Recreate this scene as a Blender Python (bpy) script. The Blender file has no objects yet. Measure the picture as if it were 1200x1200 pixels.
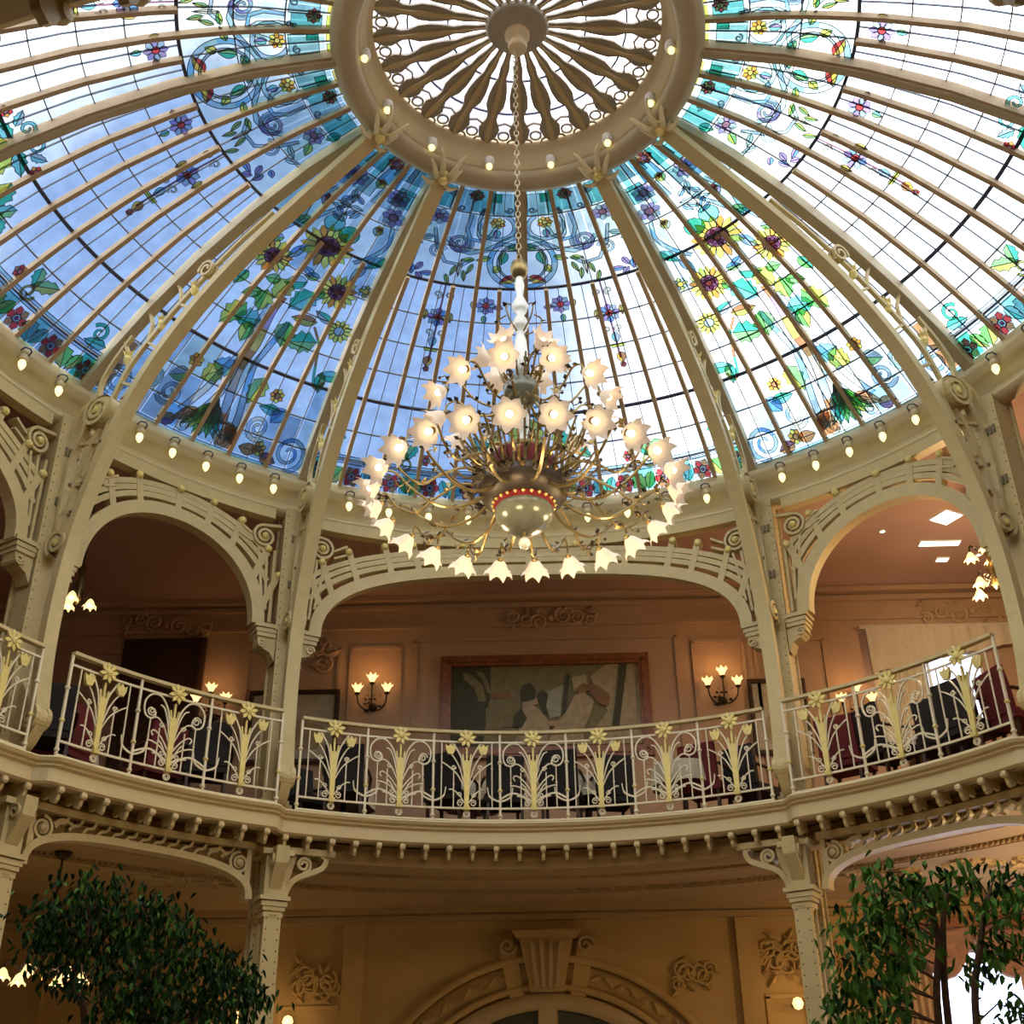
import bpy, bmesh, math, random
from mathutils import Vector, Matrix
PI=math.pi; sin=math.sin; cos=math.cos; rad=math.radians
rnd=random.Random(7)
SC=bpy.context.scene; COL=SC.collection
# ------------------------------------------------------------------ camera
cam=bpy.data.cameras.new('camera'); camo=bpy.data.objects.new('camera',cam); COL.objects.link(camo)
cam.sensor_width=36; cam.lens=36*1403.13/1200; cam.clip_end=500; cam.clip_start=.05
phi,psi,rho=.514575,-.0150722,-.0145275
fw=Vector((sin(psi)*cos(phi),cos(psi)*cos(phi),sin(phi)))
rt=fw.cross(Vector((0,0,1))).normalized(); up=rt.cross(fw)
r2=rt*cos(rho)+up*sin(rho); u2=up*cos(rho)-rt*sin(rho)
CAM=Vector((0,-8.36332,1.6))
M4=Matrix.Identity(4)
for i in range(3): M4[i][0]=r2[i]; M4[i][1]=u2[i]; M4[i][2]=-fw[i]; M4[i][3]=CAM[i]
camo.matrix_world=M4; SC.camera=camo
SC.view_settings.view_transform='Standard'; SC.view_settings.look='None'
SC.view_settings.exposure=0.0; SC.view_settings.gamma=1; SC.view_settings.use_curve_mapping=False
# ------------------------------------------------------------------ sky: bright white cloud with one broad clear blue gap
SKY_WHITE=5.2; GAP=(-0.193,0.793,0.577); G0,G1=.982,.938
W=bpy.data.worlds.new('sky'); SC.world=W; W.use_nodes=True; nt=W.node_tree; nt.nodes.clear()
def N(nt,t,**k):
    n=nt.nodes.new(t)
    for a,b in k.items(): setattr(n,a,b)
    return n
tc=N(nt,'ShaderNodeTexCoord'); nrm=N(nt,'ShaderNodeVectorMath',operation='NORMALIZE'); nt.links.new(tc.outputs['Generated'],nrm.inputs[0])
dt=N(nt,'ShaderNodeVectorMath',operation='DOT_PRODUCT'); nt.links.new(nrm.outputs[0],dt.inputs[0]); dt.inputs[1].default_value=Vector(GAP).normalized()
nz=N(nt,'ShaderNodeTexNoise'); nz.inputs['Scale'].default_value=7; nz.inputs['Detail'].default_value=4; nt.links.new(nrm.outputs[0],nz.inputs['Vector'])
ad=N(nt,'ShaderNodeMath',operation='MULTIPLY_ADD'); nt.links.new(nz.outputs[0],ad.inputs[0]); ad.inputs[1].default_value=.03; nt.links.new(dt.outputs['Value'],ad.inputs[2])
mr=N(nt,'ShaderNodeMapRange',interpolation_type='SMOOTHSTEP'); nt.links.new(ad.outputs[0],mr.inputs[0])
mr.inputs[1].default_value=G1+.015; mr.inputs[2].default_value=G0+.015
mx=N(nt,'ShaderNodeMix',data_type='RGBA'); nt.links.new(mr.outputs[0],mx.inputs[0])
mx.inputs[6].default_value=(SKY_WHITE,SKY_WHITE*.985,SKY_WHITE*.96,1); mx.inputs[7].default_value=(.47,.74,1.30,1)
bg=N(nt,'ShaderNodeBackground'); nt.links.new(mx.outputs[2],bg.inputs[0]); bg.inputs[1].default_value=1.0
wo=N(nt,'ShaderNodeOutputWorld'); nt.links.new(bg.outputs[0],wo.inputs[0])
# ------------------------------------------------------------------ materials
MT={}
def base(name):
    m=bpy.data.materials.new(name); m.use_nodes=True; MT[name]=m
    t=m.node_tree; return m,t,t.nodes['Principled BSDF']
def mat(name,c,rough=.6,metal=0,var=.12,scale=9,bump=0,c2=None,em=None,es=0,spec=.5):
    m,t,p=base(name)
    tx=N(t,'ShaderNodeTexCoord'); n=N(t,'ShaderNodeTexNoise'); n.inputs['Scale'].default_value=scale; n.inputs['Detail'].default_value=5
    t.links.new(tx.outputs['Object'],n.inputs['Vector'])
    r=N(t,'ShaderNodeValToRGB'); r.color_ramp.elements[0].position=.3; r.color_ramp.elements[1].position=.72
    d=c2 if c2 else tuple(x*(1-var*2) for x in c)
    r.color_ramp.elements[0].color=(*d,1); r.color_ramp.elements[1].color=(*c,1)
    t.links.new(n.outputs[0],r.inputs[0]); t.links.new(r.outputs[0],p.inputs['Base Color'])
    p.inputs['Roughness'].default_value=rough; p.inputs['Metallic'].default_value=metal
    p.inputs['Specular IOR Level'].default_value=spec
    if bump:
        b=N(t,'ShaderNodeBump'); b.inputs['Strength'].default_value=bump; b.inputs['Distance'].default_value=.01
        t.links.new(n.outputs[0],b.inputs['Height']); t.links.new(b.outputs[0],p.inputs['Normal'])
    if em: p.inputs['Emission Color'].default_value=(*em,1); p.inputs['Emission Strength'].default_value=es
    return m
def glass(name,c,var=.1,diff=.10,scale=5):
    m=bpy.data.materials.new(name); m.use_nodes=True; MT[name]=m; t=m.node_tree; t.nodes.clear()
    tx=N(t,'ShaderNodeTexCoord'); oi=N(t,'ShaderNodeObjectInfo')
    n=N(t,'ShaderNodeTexNoise'); n.noise_dimensions='4D'; n.inputs['Scale'].default_value=scale; n.inputs['Detail'].default_value=3
    ml=N(t,'ShaderNodeMath',operation='MULTIPLY'); ml.inputs[1].default_value=20; t.links.new(oi.outputs['Random'],ml.inputs[0]); t.links.new(ml.outputs[0],n.inputs['W'])
    t.links.new(tx.outputs['Object'],n.inputs['Vector'])
    r=N(t,'ShaderNodeValToRGB'); r.color_ramp.elements[0].position=.3; r.color_ramp.elements[1].position=.7
    r.color_ramp.elements[0].color=(*[x*(1-var*2) for x in c],1); r.color_ramp.elements[1].color=(*c,1)
    t.links.new(n.outputs[0],r.inputs[0])
    a=N(t,'ShaderNodeBsdfTransparent'); b=N(t,'ShaderNodeBsdfDiffuse'); s=N(t,'ShaderNodeMixShader'); o=N(t,'ShaderNodeOutputMaterial')
    t.links.new(r.outputs[0],a.inputs[0]); t.links.new(r.outputs[0],b.inputs[0]); s.inputs[0].default_value=diff
    t.links.new(a.outputs[0],s.inputs[1]); t.links.new(b.outputs[0],s.inputs[2]); t.links.new(s.outputs[0],o.inputs[0])
    return m
def glow(name,c,s,mixw=.5):
    m,t,p=base(name); p.inputs['Base Color'].default_value=(*[min(1,x)*.62 for x in c],1); p.inputs['Roughness'].default_value=.4
    n=N(t,'ShaderNodeTexNoise'); n.inputs['Scale'].default_value=30; tx=N(t,'ShaderNodeTexCoord'); t.links.new(tx.outputs['Object'],n.inputs['Vector'])
    k=N(t,'ShaderNodeMapRange'); t.links.new(n.outputs[0],k.inputs[0]); k.inputs[3].default_value=s*.7; k.inputs[4].default_value=s*1.25
    p.inputs['Emission Color'].default_value=(*c,1); t.links.new(k.outputs[0],p.inputs['Emission Strength']); return m
mat('cream_iron',(.56,.44,.21),.5,var=.06,bump=.1)
mat('cream_fascia',(.62,.49,.26),.45,var=.03,scale=2)
mat('cream_ring',(.60,.49,.28),.5,var=.05,scale=3)
mat('bar_tan',(.46,.33,.20),.6,var=.08)
mat('rib_paint',(.46,.38,.24),.55,var=.06,scale=3)
mat('rail_white',(.72,.63,.43),.4,var=.04)
mat('oculus_grey',(.40,.37,.30),.6,var=.06)
mat('gold',(.82,.66,.22),.45,.15,var=.15)
mat('old_gold',(.36,.26,.10),.35,.75,var=.25)
mat('dark_bronze',(.07,.055,.04),.45,.5,var=.2)
mat('lead',(.05,.06,.11),.7,var=.1)
mat('lead_thin',(.13,.15,.20),.7,var=.1)
mat('rivet',(.20,.15,.08),.6)
mat('plaster',(.47,.31,.20),.85,var=.05,scale=3,bump=.1)
mat('plaster_low',(.52,.34,.13),.85,var=.06,scale=3,bump=.1)
mat('plaster_light',(.50,.36,.18),.8,var=.05,bump=.15)
mat('ceiling_paint',(.47,.29,.22),.85,var=.03,scale=1.5)
mat('soffit',(.46,.31,.14),.85,var=.05,scale=2)
mat('floor_stone',(.42,.34,.25),.4,var=.15,scale=2)
mat('carpet',(.25,.10,.07),.95,var=.2,scale=30)
mat('frame_wood',(.30,.09,.018),.4,var=.25,scale=14)
mat('dark_wood',(.06,.025,.012),.4,var=.2)
mat('red_velvet',(.16,.010,.014),.8,var=.2)
mat('navy_velvet',(.016,.012,.012),.8,var=.2)
mat('linen',(.62,.55,.42),.85,var=.05)
mat('curtain',(.55,.38,.24),.9,var=.1)
mat('curtain_mauve',(.42,.24,.18),.9,var=.15)
mat('white_paint',(.75,.74,.68),.5,var=.03)
mat('enamel_red',(.20,.008,.015),.6,var=.15,spec=.2)
mat('bowl_glass',(.20,.21,.16),.25,.2,var=.15)
mat('crystal',(.80,.80,.74),.08,0,var=.08,spec=1)
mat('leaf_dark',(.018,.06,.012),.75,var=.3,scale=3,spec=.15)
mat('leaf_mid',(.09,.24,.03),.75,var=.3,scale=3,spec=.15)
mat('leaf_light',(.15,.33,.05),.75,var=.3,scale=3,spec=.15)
mat('bark',(.16,.08,.04),.85,var=.25,bump=.4)
mat('terracotta',(.40,.18,.09),.8)
mat('soil',(.05,.03,.02),.95)
for nme,c in (('paint_dark',(.06,.06,.03)),('paint_olive',(.22,.19,.09)),('paint_sky',(.36,.36,.25)),('paint_sail',(.42,.35,.20)),('paint_skin',(.45,.32,.18)),('paint_white',(.42,.34,.20)),('paint_brown',(.25,.14,.06)),('paint_pale',(.55,.50,.38))): mat(nme,c,.7,var=.15,scale=12)
glow('shade_glow',(1,.80,.62),.30); glow('bulb_glow',(1,.84,.5),4); glow('sconce_glow',(1,.66,.28),1.8); glow('lamp_yellow',(1,.92,.42),1.7); glow('spot_glow',(1,.9,.75),6)
# glasses
GL={'pane':(.86,.90,.94),'lilac':(.95,.92,1.0),'white':(.82,.86,.86),'teal':(.12,.50,.52),'aqua':(.42,.72,.76),'sky':(.42,.62,.80),'slate':(.30,.42,.52),'royal':(.10,.28,.70),
 'violet':(.28,.20,.50),'purple':(.40,.26,.50),'lime':(.55,.68,.08),'green':(.10,.50,.08),'leafg':(.16,.42,.14),'emerald':(.03,.42,.26),'olive':(.36,.38,.07),'yellow':(.98,.80,.10),'amber':(.92,.50,.05),'orange':(.85,.26,.03),
 'red':(.62,.03,.03),'brown':(.36,.14,.05),'plum':(.22,.07,.13),'cream':(.92,.85,.62),'gold_g':(.62,.42,.08),'pink':(.80,.50,.45),'blueb':(.18,.50,.82),'paleb':(.62,.80,.88),'palet':(.62,.84,.78)}
for k,c in GL.items(): glass('g_'+k,tuple(x**.72 for x in c) if k not in('pane','lilac','white') else c,var=.06 if k in('pane','lilac','white') else .16)
glass('window_glass',(.78,.84,1.0),var=.02,diff=.03)
# ------------------------------------------------------------------ mesh helpers
class MB:
    def __init__(s): s.v=[];s.f=[];s.mi=[];s.m=[]
    def mat(s,m):
        if m not in s.m: s.m.append(m)
        return s.m.index(m)
    def add(s,vs,fs,m='cream_iron'):
        o=len(s.v); s.v+= [tuple(v) for v in vs]; k=s.mat(m)
        s.f+=[tuple(i+o for i in f) for f in fs]; s.mi+=[k]*len(fs); return s
    def box(s,c,d,m='cream_iron',rz=0,F=None,taper=1):
        x,y,z=[q/2 for q in d]; vs=[]
        for kz in(-1,1):
            t=taper if kz>0 else 1
            for a,b in((-1,-1),(1,-1),(1,1),(-1,1)):
                px,py=a*x*t,b*y*t
                vs.append((c[0]+px*cos(rz)-py*sin(rz),c[1]+px*sin(rz)+py*cos(rz),c[2]+kz*z))
        if F: vs=[F(*v) for v in vs]
        return s.add(vs,[(3,2,1,0),(4,5,6,7),(0,1,5,4),(1,2,6,5),(2,3,7,6),(3,0,4,7)],m)
    def sweep(s,path,w,d,F,m='cream_iron',off=0,closed=False):
        "box section along 2D path; w in plane (number or list), d thickness along third axis"
        n=len(path); vs=[];fs=[]
        for i,(a,b) in enumerate(path):
            if closed: p=path[i-1];q=path[(i+1)%n]
            else: p=path[max(0,i-1)];q=path[min(n-1,i+1)]
            tx,ty=q[0]-p[0],q[1]-p[1]; l=math.hypot(tx,ty) or 1; nx,ny=-ty/l,tx/l
            ww=(w[i] if isinstance(w,(list,tuple)) else w)/2
            for sg,o in((-1,off-d/2),(1,off-d/2),(1,off+d/2),(-1,off+d/2)):
                vs.append(F(a+nx*ww*sg,b+ny*ww*sg,o))
        rng=range(n) if closed else range(n-1)
        for i in rng:
            j=(i+1)%n
            for k in range(4):
                l=(k+1)%4; fs.append((i*4+k,i*4+l,j*4+l,j*4+k))
        if not closed: fs+=[(3,2,1,0),tuple((n-1)*4+k for k in range(4))]
        return s.add(vs,fs,m)
    def flat(s,path,w,F,m,off=0,closed=False):
        n=len(path);vs=[];fs=[]
        for i,(a,b) in enumerate(path):
            if closed: p=path[i-1];q=path[(i+1)%n]
            else: p=path[max(0,i-1)];q=path[min(n-1,i+1)]
            tx,ty=q[0]-p[0],q[1]-p[1]; l=math.hypot(tx,ty) or 1; nx,ny=-ty/l,tx/l
            ww=(w[i] if isinstance(w,(list,tuple)) else w)/2
            vs+=[F(a-nx*ww,b-ny*ww,off),F(a+nx*ww,b+ny*ww,off)]
        for i in (range(n) if closed else range(n-1)):
            j=(i+1)%n; fs.append((i*2,i*2+1,j*2+1,j*2))
        return s.add(vs,fs,m)
    def poly(s,pts,F,m,off=0):
        n=len(pts); cx=sum(p[0] for p in pts)/n; cy=sum(p[1] for p in pts)/n
        vs=[F(p[0],p[1],off) for p in pts]+[F(cx,cy,off)]
        return s.add(vs,[(i,(i+1)%n,n) for i in range(n)],m)
    def prism(s,pts,F,d,m,off=0):
        n=len(pts); vs=[F(p[0],p[1],off-d/2) for p in pts]+[F(p[0],p[1],off+d/2) for p in pts]
        return s.add(vs,[tuple(range(n))[::-1],tuple(range(n,2*n))]+[(i,(i+1)%n,n+(i+1)%n,n+i) for i in range(n)],m)
    def tube(s,path,r,n=6,m='cream_iron',F=None):
        P=[Vector(p) for p in path]; k=len(P); vs=[];fs=[]
        prev=None
        for i,p in enumerate(P):
            t=(P[min(k-1,i+1)]-P[max(0,i-1)]); t.normalize()
            a=prev if prev is not None else (Vector((0,0,1)) if abs(t.z)<.9 else Vector((1,0,0)))
            a=(a-t*a.dot(t)).normalized(); prev=a; b=t.cross(a)
            rr=r[i] if isinstance(r,(list,tuple)) else r
            for j in range(n):
                q=p+(a*cos(2*PI*j/n)+b*sin(2*PI*j/n))*rr; vs.append(F(*q) if F else q)
        for i in range(k-1):
            for j in range(n): l=(j+1)%n; fs.append((i*n+j,i*n+l,(i+1)*n+l,(i+1)*n+j))
        fs+=[tuple(range(n))[::-1],tuple((k-1)*n+j for j in range(n))]
        return s.add(vs,fs,m)
    def lathe(s,prof,n=16,m='cream_iron',o=(0,0,0),ax=None,a0=0,a1=2*PI,cap=False):
        "profile of (r,z) about z through o (or along axis ax)"
        full=abs(a1-a0-2*PI)<1e-6; k=len(prof); vs=[];fs=[]; na=n if full else n+1
        if ax is not None:
            z=Vector(ax).normalized(); x=(Vector((0,0,1)) if abs(z.z)<.9 else Vector((1,0,0))); x=(x-z*x.dot(z)).normalized(); y=z.cross(x)
        for i in range(na):
            a=a0+(a1-a0)*i/n
            for r,h in prof:
                if ax is None: vs.append((o[0]+r*cos(a),o[1]+r*sin(a),o[2]+h))
                else: vs.append(Vector(o)+x*r*cos(a)+y*r*sin(a)+z*h)
        for i in range(n):
            j=(i+1)%na
            for q in range(k-1): fs.append((i*k+q,j*k+q,j*k+q+1,i*k+q+1))
        return s.add(vs,fs,m)
    def ring(s,prof,t0,t1,n,m,closed=True):
        "revolve closed (R,z) profile between azimuths t0..t1 in degrees"
        k=len(prof);vs=[];fs=[]; full=abs(t1-t0-360)<1e-6; na=n if full else n+1
        for i in range(na):
            t=t0+(t1-t0)*i/n
            for r,z in prof: vs.append(Pp(r,t,z))
        for i in range(n):
            j=(i+1)%na
            for q in range(k if closed else k-1): fs.append((i*k+q,i*k+(q+1)%k,j*k+(q+1)%k,j*k+q))
        if not full and closed: fs+=[tuple(range(k)),tuple(n*k+q for q in range(k))[::-1]]
        return s.add(vs,fs,m)
    def mesh(s,name,smooth=False):
        me=bpy.data.meshes.new(name); me.from_pydata([tuple(v) for v in s.v],[],s.f)
        for m in s.m: me.materials.append(MT[m])
        me.polygons.foreach_set('material_index',s.mi)
        if smooth: me.polygons.foreach_set('use_smooth',[True]*len(s.f))
        me.update()
        bm=bmesh.new(); bm.from_mesh(me); bmesh.ops.recalc_face_normals(bm,faces=bm.faces); bm.to_mesh(me); bm.free()
        return me
    def build(s,name,parent=None,smooth=False,loc=None,rz=0,off=None):
        if off: s.v=[(v[0]-off[0],v[1]-off[1],v[2]-off[2]) for v in s.v]
        return put(name,s.mesh(name,smooth),parent,loc if loc else (off if (off and parent is None) else (0,0,0)),rz)
def put(name,me,parent=None,loc=(0,0,0),rz=0):
    o=bpy.data.objects.new(name,me); COL.objects.link(o); o.parent=parent; o.location=loc; o.rotation_euler=(0,0,rz); return o
def Pp(R,t,z): t=rad(t); return (R*sin(t),R*cos(t),z)
def tag(o,label=None,cat=None,group=None,kind=None):
    if label:o['label']=label
    if cat:o['category']=cat
    if group:o['group']=group
    if kind:o['kind']=kind
    return o
def thing(name,label,cat,loc=(0,0,0),rz=0,group=None):
    o=bpy.data.objects.new(name,None); COL.objects.link(o); o.location=loc; o.rotation_euler=(0,0,rz); o.empty_display_size=.1
    return tag(o,label,cat,group)
def dup(root,loc,rz,label=None,group=None):
    kids={}
    for o in ALLCH(root): kids.setdefault(o.parent,[]).append(o)
    def cp(o,par):
        c=o.copy(); COL.objects.link(c)
        if par is not None: c.parent=par
        for ch in kids.get(o,[]): cp(ch,c)
        return c
    r=cp(root,None); r.location=loc; r.rotation_euler=(0,0,rz)
    if label:r['label']=label
    if group:r['group']=group
    return r
def ALLCH(root):
    out=[];st=[root]
    while st:
        p=st.pop()
        for c in p.children: out.append(c); st.append(c)
    return out
def struct(name,mb,smooth=False): return tag(mb.build(name,None,smooth),kind='structure')
def spiral(cx,cy,r0,r1,a0,turns,n=24,sg=1):
    return [(cx+(r0+(r1-r0)*i/n)*cos(a0+sg*2*PI*turns*i/n),cy+(r0+(r1-r0)*i/n)*sin(a0+sg*2*PI*turns*i/n)) for i in range(n+1)]
def bez(p,n=10):
    out=[]
    for i in range(n+1):
        q=[tuple(x) for x in p]; t=i/n
        while len(q)>1: q=[tuple(a[k]*(1-t)+b[k]*t for k in range(len(a))) for a,b in zip(q,q[1:])]
        out.append(q[0])
    return out
def cr(p,n=4):
    "catmull-rom through points (any dimension)"
    P=[p[0]]+list(p)+[p[-1]]; out=[]
    for i in range(1,len(P)-2):
        for j in range(n):
            t=j/n; a,b,c,d=P[i-1],P[i],P[i+1],P[i+2]
            out.append(tuple(.5*((2*b[k])+(-a[k]+c[k])*t+(2*a[k]-5*b[k]+4*c[k]-d[k])*t*t+(-a[k]+3*b[k]-3*c[k]+d[k])*t**3) for k in range(len(b))))
    out.append(tuple(p[-1])); return out
# ------------------------------------------------------------------ setting: room shell (all round, 18.4 m wide, gallery level at 5.3 m)
XW,Y0,Y1=9.2,-12.0,8.5; ZG=5.33; ZC=9.62; ZL=4.93
def rect_r(t):
    s,c=sin(rad(t)),cos(rad(t)); r=1e9
    if abs(s)>1e-6: r=min(r,XW/abs(s))
    if c>1e-6: r=min(r,Y1/c)
    if c<-1e-6: r=min(r,-Y0/-c if False else abs(Y0)/abs(c))
    return r
def annulus(Rf,z0,z1,m,mtop=None,n=180):
    mb=MB(); vs=[];
    T=[360*i/n for i in range(n)]
    for t in T:
        a=Rf(t); b=rect_r(t)+.05
        vs+=[Pp(a,t,z0),Pp(b,t,z0),Pp(b,t,z1),Pp(a,t,z1)]
    for k,mm in ((0,m),(1,m),(2,mtop or m),(3,m)):
        fs=[]
        for i in range(n):
            j=(i+1)%n; l=(k+1)%4; fs.append((i*4+k,i*4+l,j*4+l,j*4+k))
        o=len(mb.v)
        if k==0: mb.add(vs,fs,mm)
        else:
            q=mb.mat(mm); mb.f+=fs; mb.mi+=[q]*len(fs)
    return mb
def bayof(t):
    t=(t+180)%360-180; a=abs(t)
    if 31.2<a<58.8: return 'B'
    if 121.2<a<148.8: return 'N'
    if a>150: return 'S'
    return 'A'
def Rbal(t):
    a=abs((t+180)%360-180)
    if a>=152: return 5.92
    if a>120: return 5.56
    # projecting rounded fronts of the short bays
    k=min(1,max(0,(14.6-abs(a-45))/1.6)) if a<90 else 0
    return 5.57-.15*math.sqrt(k*(2-k)) if k>0 else 5.57
mb=MB(); mb.add([(-XW-.1,Y0-.1,0),(XW+.1,Y0-.1,0),(XW+.1,Y1+.1,0),(-XW-.1,Y1+.1,0),(-XW-.1,Y0-.1,-.2),(XW+.1,Y0-.1,-.2),(XW+.1,Y1+.1,-.2),(-XW-.1,Y1+.1,-.2)],[(0,1,2,3),(7,6,5,4),(0,4,5,1),(1,5,6,2),(2,6,7,3),(3,7,4,0)],'floor_stone'); struct('floor',mb)
struct('floor',annulus(lambda t:Rbal(t)+.14,5.10,ZG-.02,'soffit','carpet'))
struct('ceiling',annulus(lambda t:6.22,ZC,ZC+.15,'ceiling_paint'))
struct('ceiling',annulus(lambda t:5.93 if abs((t+180)%360-180)<121 else 6.2,ZL,5.08,'soffit'))
# back wall with window openings as real holes to the daylight, the outer lower one added
def wall_x(name,y0,y1,holes,m,zs=((0,4.99,'plaster_low'),(4.99,ZC+.1,'plaster'))):
    mb=MB()
    for za,zb,mm in zs:
        hs=sorted([h for h in holes if h[2]<zb and h[3]>za]); x=-XW-.1
        for xa,xb,ha,hb in hs:
            mb.box(((x+xa)/2,(y0+y1)/2,(za+zb)/2),(xa-x,y1-y0,zb-za),mm)
            if ha>za: mb.box(((xb+xa)/2,(y0+y1)/2,(za+ha)/2),(xb-xa,y1-y0,ha-za),mm)
            if hb<zb: mb.box(((xb+xa)/2,(y0+y1)/2,(zb+hb)/2),(xb-xa,y1-y0,zb-hb),mm)
            x=xb
        mb.box(((x+XW+.1)/2,(y0+y1)/2,(za+zb)/2),(XW+.1-x,y1-y0,zb-za),mm)
    return struct(name,mb)
HOLES=[(5.15,6.75,7.3,8.55),(4.95,6.5,.9,4.3),(6.75,8.3,.9,4.3)]
wall_x('wall_back',Y1,Y1+.25,HOLES,'plaster')
for nme,x in(('wall_left',-XW-.15),('wall_right',XW+.15)):
    mb=MB(); mb.box((x,(Y0+Y1)/2,2.5),(.3,Y1-Y0+.6,5),'plaster_low'); mb.box((x,(Y0+Y1)/2,7.36),(.3,Y1-Y0+.6,4.72),'plaster'); struct(nme,mb)
mb=MB(); mb.box((0,Y0-.15,2.5),(2*XW,.3,5),'plaster_low'); mb.box((0,Y0-.15,7.36),(2*XW,.3,4.72),'plaster'); struct('wall_front',mb)
# dome drum cornice
struct('trim_1',MB().ring([(6.22,9.28),(6.10,9.28),(6.02,9.33),(6.02,9.37),(6.10,9.40),(6.10,9.47),(6.16,9.52),(5.99,9.60),(5.93,9.63),(5.93,9.66),(5.90,9.68),(5.90,9.76),(5.94,9.78),(5.94,9.86),(6.06,9.90),(6.30,9.90),(6.30,9.60)],0,360,180,'cream_ring'),True)
# mouldings of the soffit under the gallery
def rd(r,z,w,h): return [(r,z),(r+w,z),(r+w,z+h),(r,z+h)]
struct('trim_2',MB().ring([(5.93,5.05),(5.90,4.86),(6.05,4.84),(6.12,4.90),(6.12,5.05)],-121,121,100,'soffit'))
mb=MB(); mb.ring(rd(6.62,ZL-.035,.09,.04),-121,121,100,'soffit'); mb.ring(rd(6.80,ZL-.02,.05,.03),-121,121,100,'plaster_light'); struct('trim_3',mb)
mb=MB(); mb.ring(rd(7.45,ZL-.04,.07,.045),-75,75,90,'soffit')
for i in range(230): mb.box((*Pp(7.38,-60+i*.52,0)[:2],ZL-.02),(.035,.05,.04),'soffit',rz=-rad(-60+i*.52))
struct('trim_4',mb)
mb=MB(); mb.box((0,8.40,4.90),(2*XW,.2,.09),'soffit'); mb.box((0,8.45,4.80),(2*XW,.1,.08),'soffit')
for i in range(200): mb.box((-6+i*.06,8.33,4.87),(.03,.05,.05),'soffit')
struct('trim_5',mb)
mb=MB(); mb.box((0,8.42,9.57),(2*XW,.16,.08),'plaster'); mb.box((0,8.46,9.44),(2*XW,.08,.05),'plaster'); mb.box((0,8.47,9.12),(2*XW,.05,.04),'plaster'); struct('trim_6',mb)
# wall panelling upstairs (flat pilaster strips and panel frames)
def vframe(mb,x0,x1,z0,z1,w=.05,d=.035,y=8.5,m='plaster'):
    for x in(x0,x1): mb.box((x,y-d/2,(z0+z1)/2),(w,d,z1-z0),m)
    for z in(z0,z1): mb.box(((x0+x1)/2,y-d/2,z),(x1-x0+w,d,w),m)
mb=MB()
for x0,x1 in((-7.6,-6.2),(-2.72,-1.98),(2.45,3.20),(3.38,4.42),(-4.3,-2.9),(6.95,8.6)): vframe(mb,x0,x1,5.6,8.80)
vframe(mb,-1.75,2.2,5.6,8.9,.05,.03)
struct('trim_7',mb)
# ------------------------------------------------------------------ dome profile
PR=[(6,9.86),(5.5,10.28),(5,10.64),(4.3,11.05),(3.5,11.4),(2.7,11.65),(1.8,11.8)]
def zd(r):
    for (a,za),(b,zb) in zip(PR,PR[1:]):
        if r>=b: return zb+(za-zb)*(r-b)/(a-b)
    return 11.8
def FD(t,r,off):  # azimuth deg, radius, inward offset
    return Pp(r-off*.35,t,zd(r)-off*.93)
ROWS=[1.86,2.35,2.84,3.36,3.82,4.23,4.62,5.0,5.38,5.70,6.0]
PANE={}
def pane_mesh(k,w):
    if (k,w) in PANE: return PANE[(k,w)]
    r0,r1=ROWS[k]+.008,ROWS[k+1]-.008; rm=(r0+r1)/2; mb=MB(); c=Pp(rm,0,zd(rm)); h=w/2-.012/rm*57.3/2*1.2
    def V(t,r,o): p=FD(t,r,o); return (p[0]-c[0],p[1]-c[1],p[2]-c[2])
    g=[(-h,r0),(h,r0),(h,r1),(-h,r1)]
    mb.add([V(t,r,0) for t,r in g]+[V(t,r,-.012) for t,r in g],[(0,1,2,3),(7,6,5,4),(0,4,5,1),(1,5,6,2),(2,6,7,3),(3,7,4,0)],'g_white' if k<3 else 'g_pane')
    PANE[(k,w)]=(mb.mesh('pane'),rm); return PANE[(k,w)]
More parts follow.
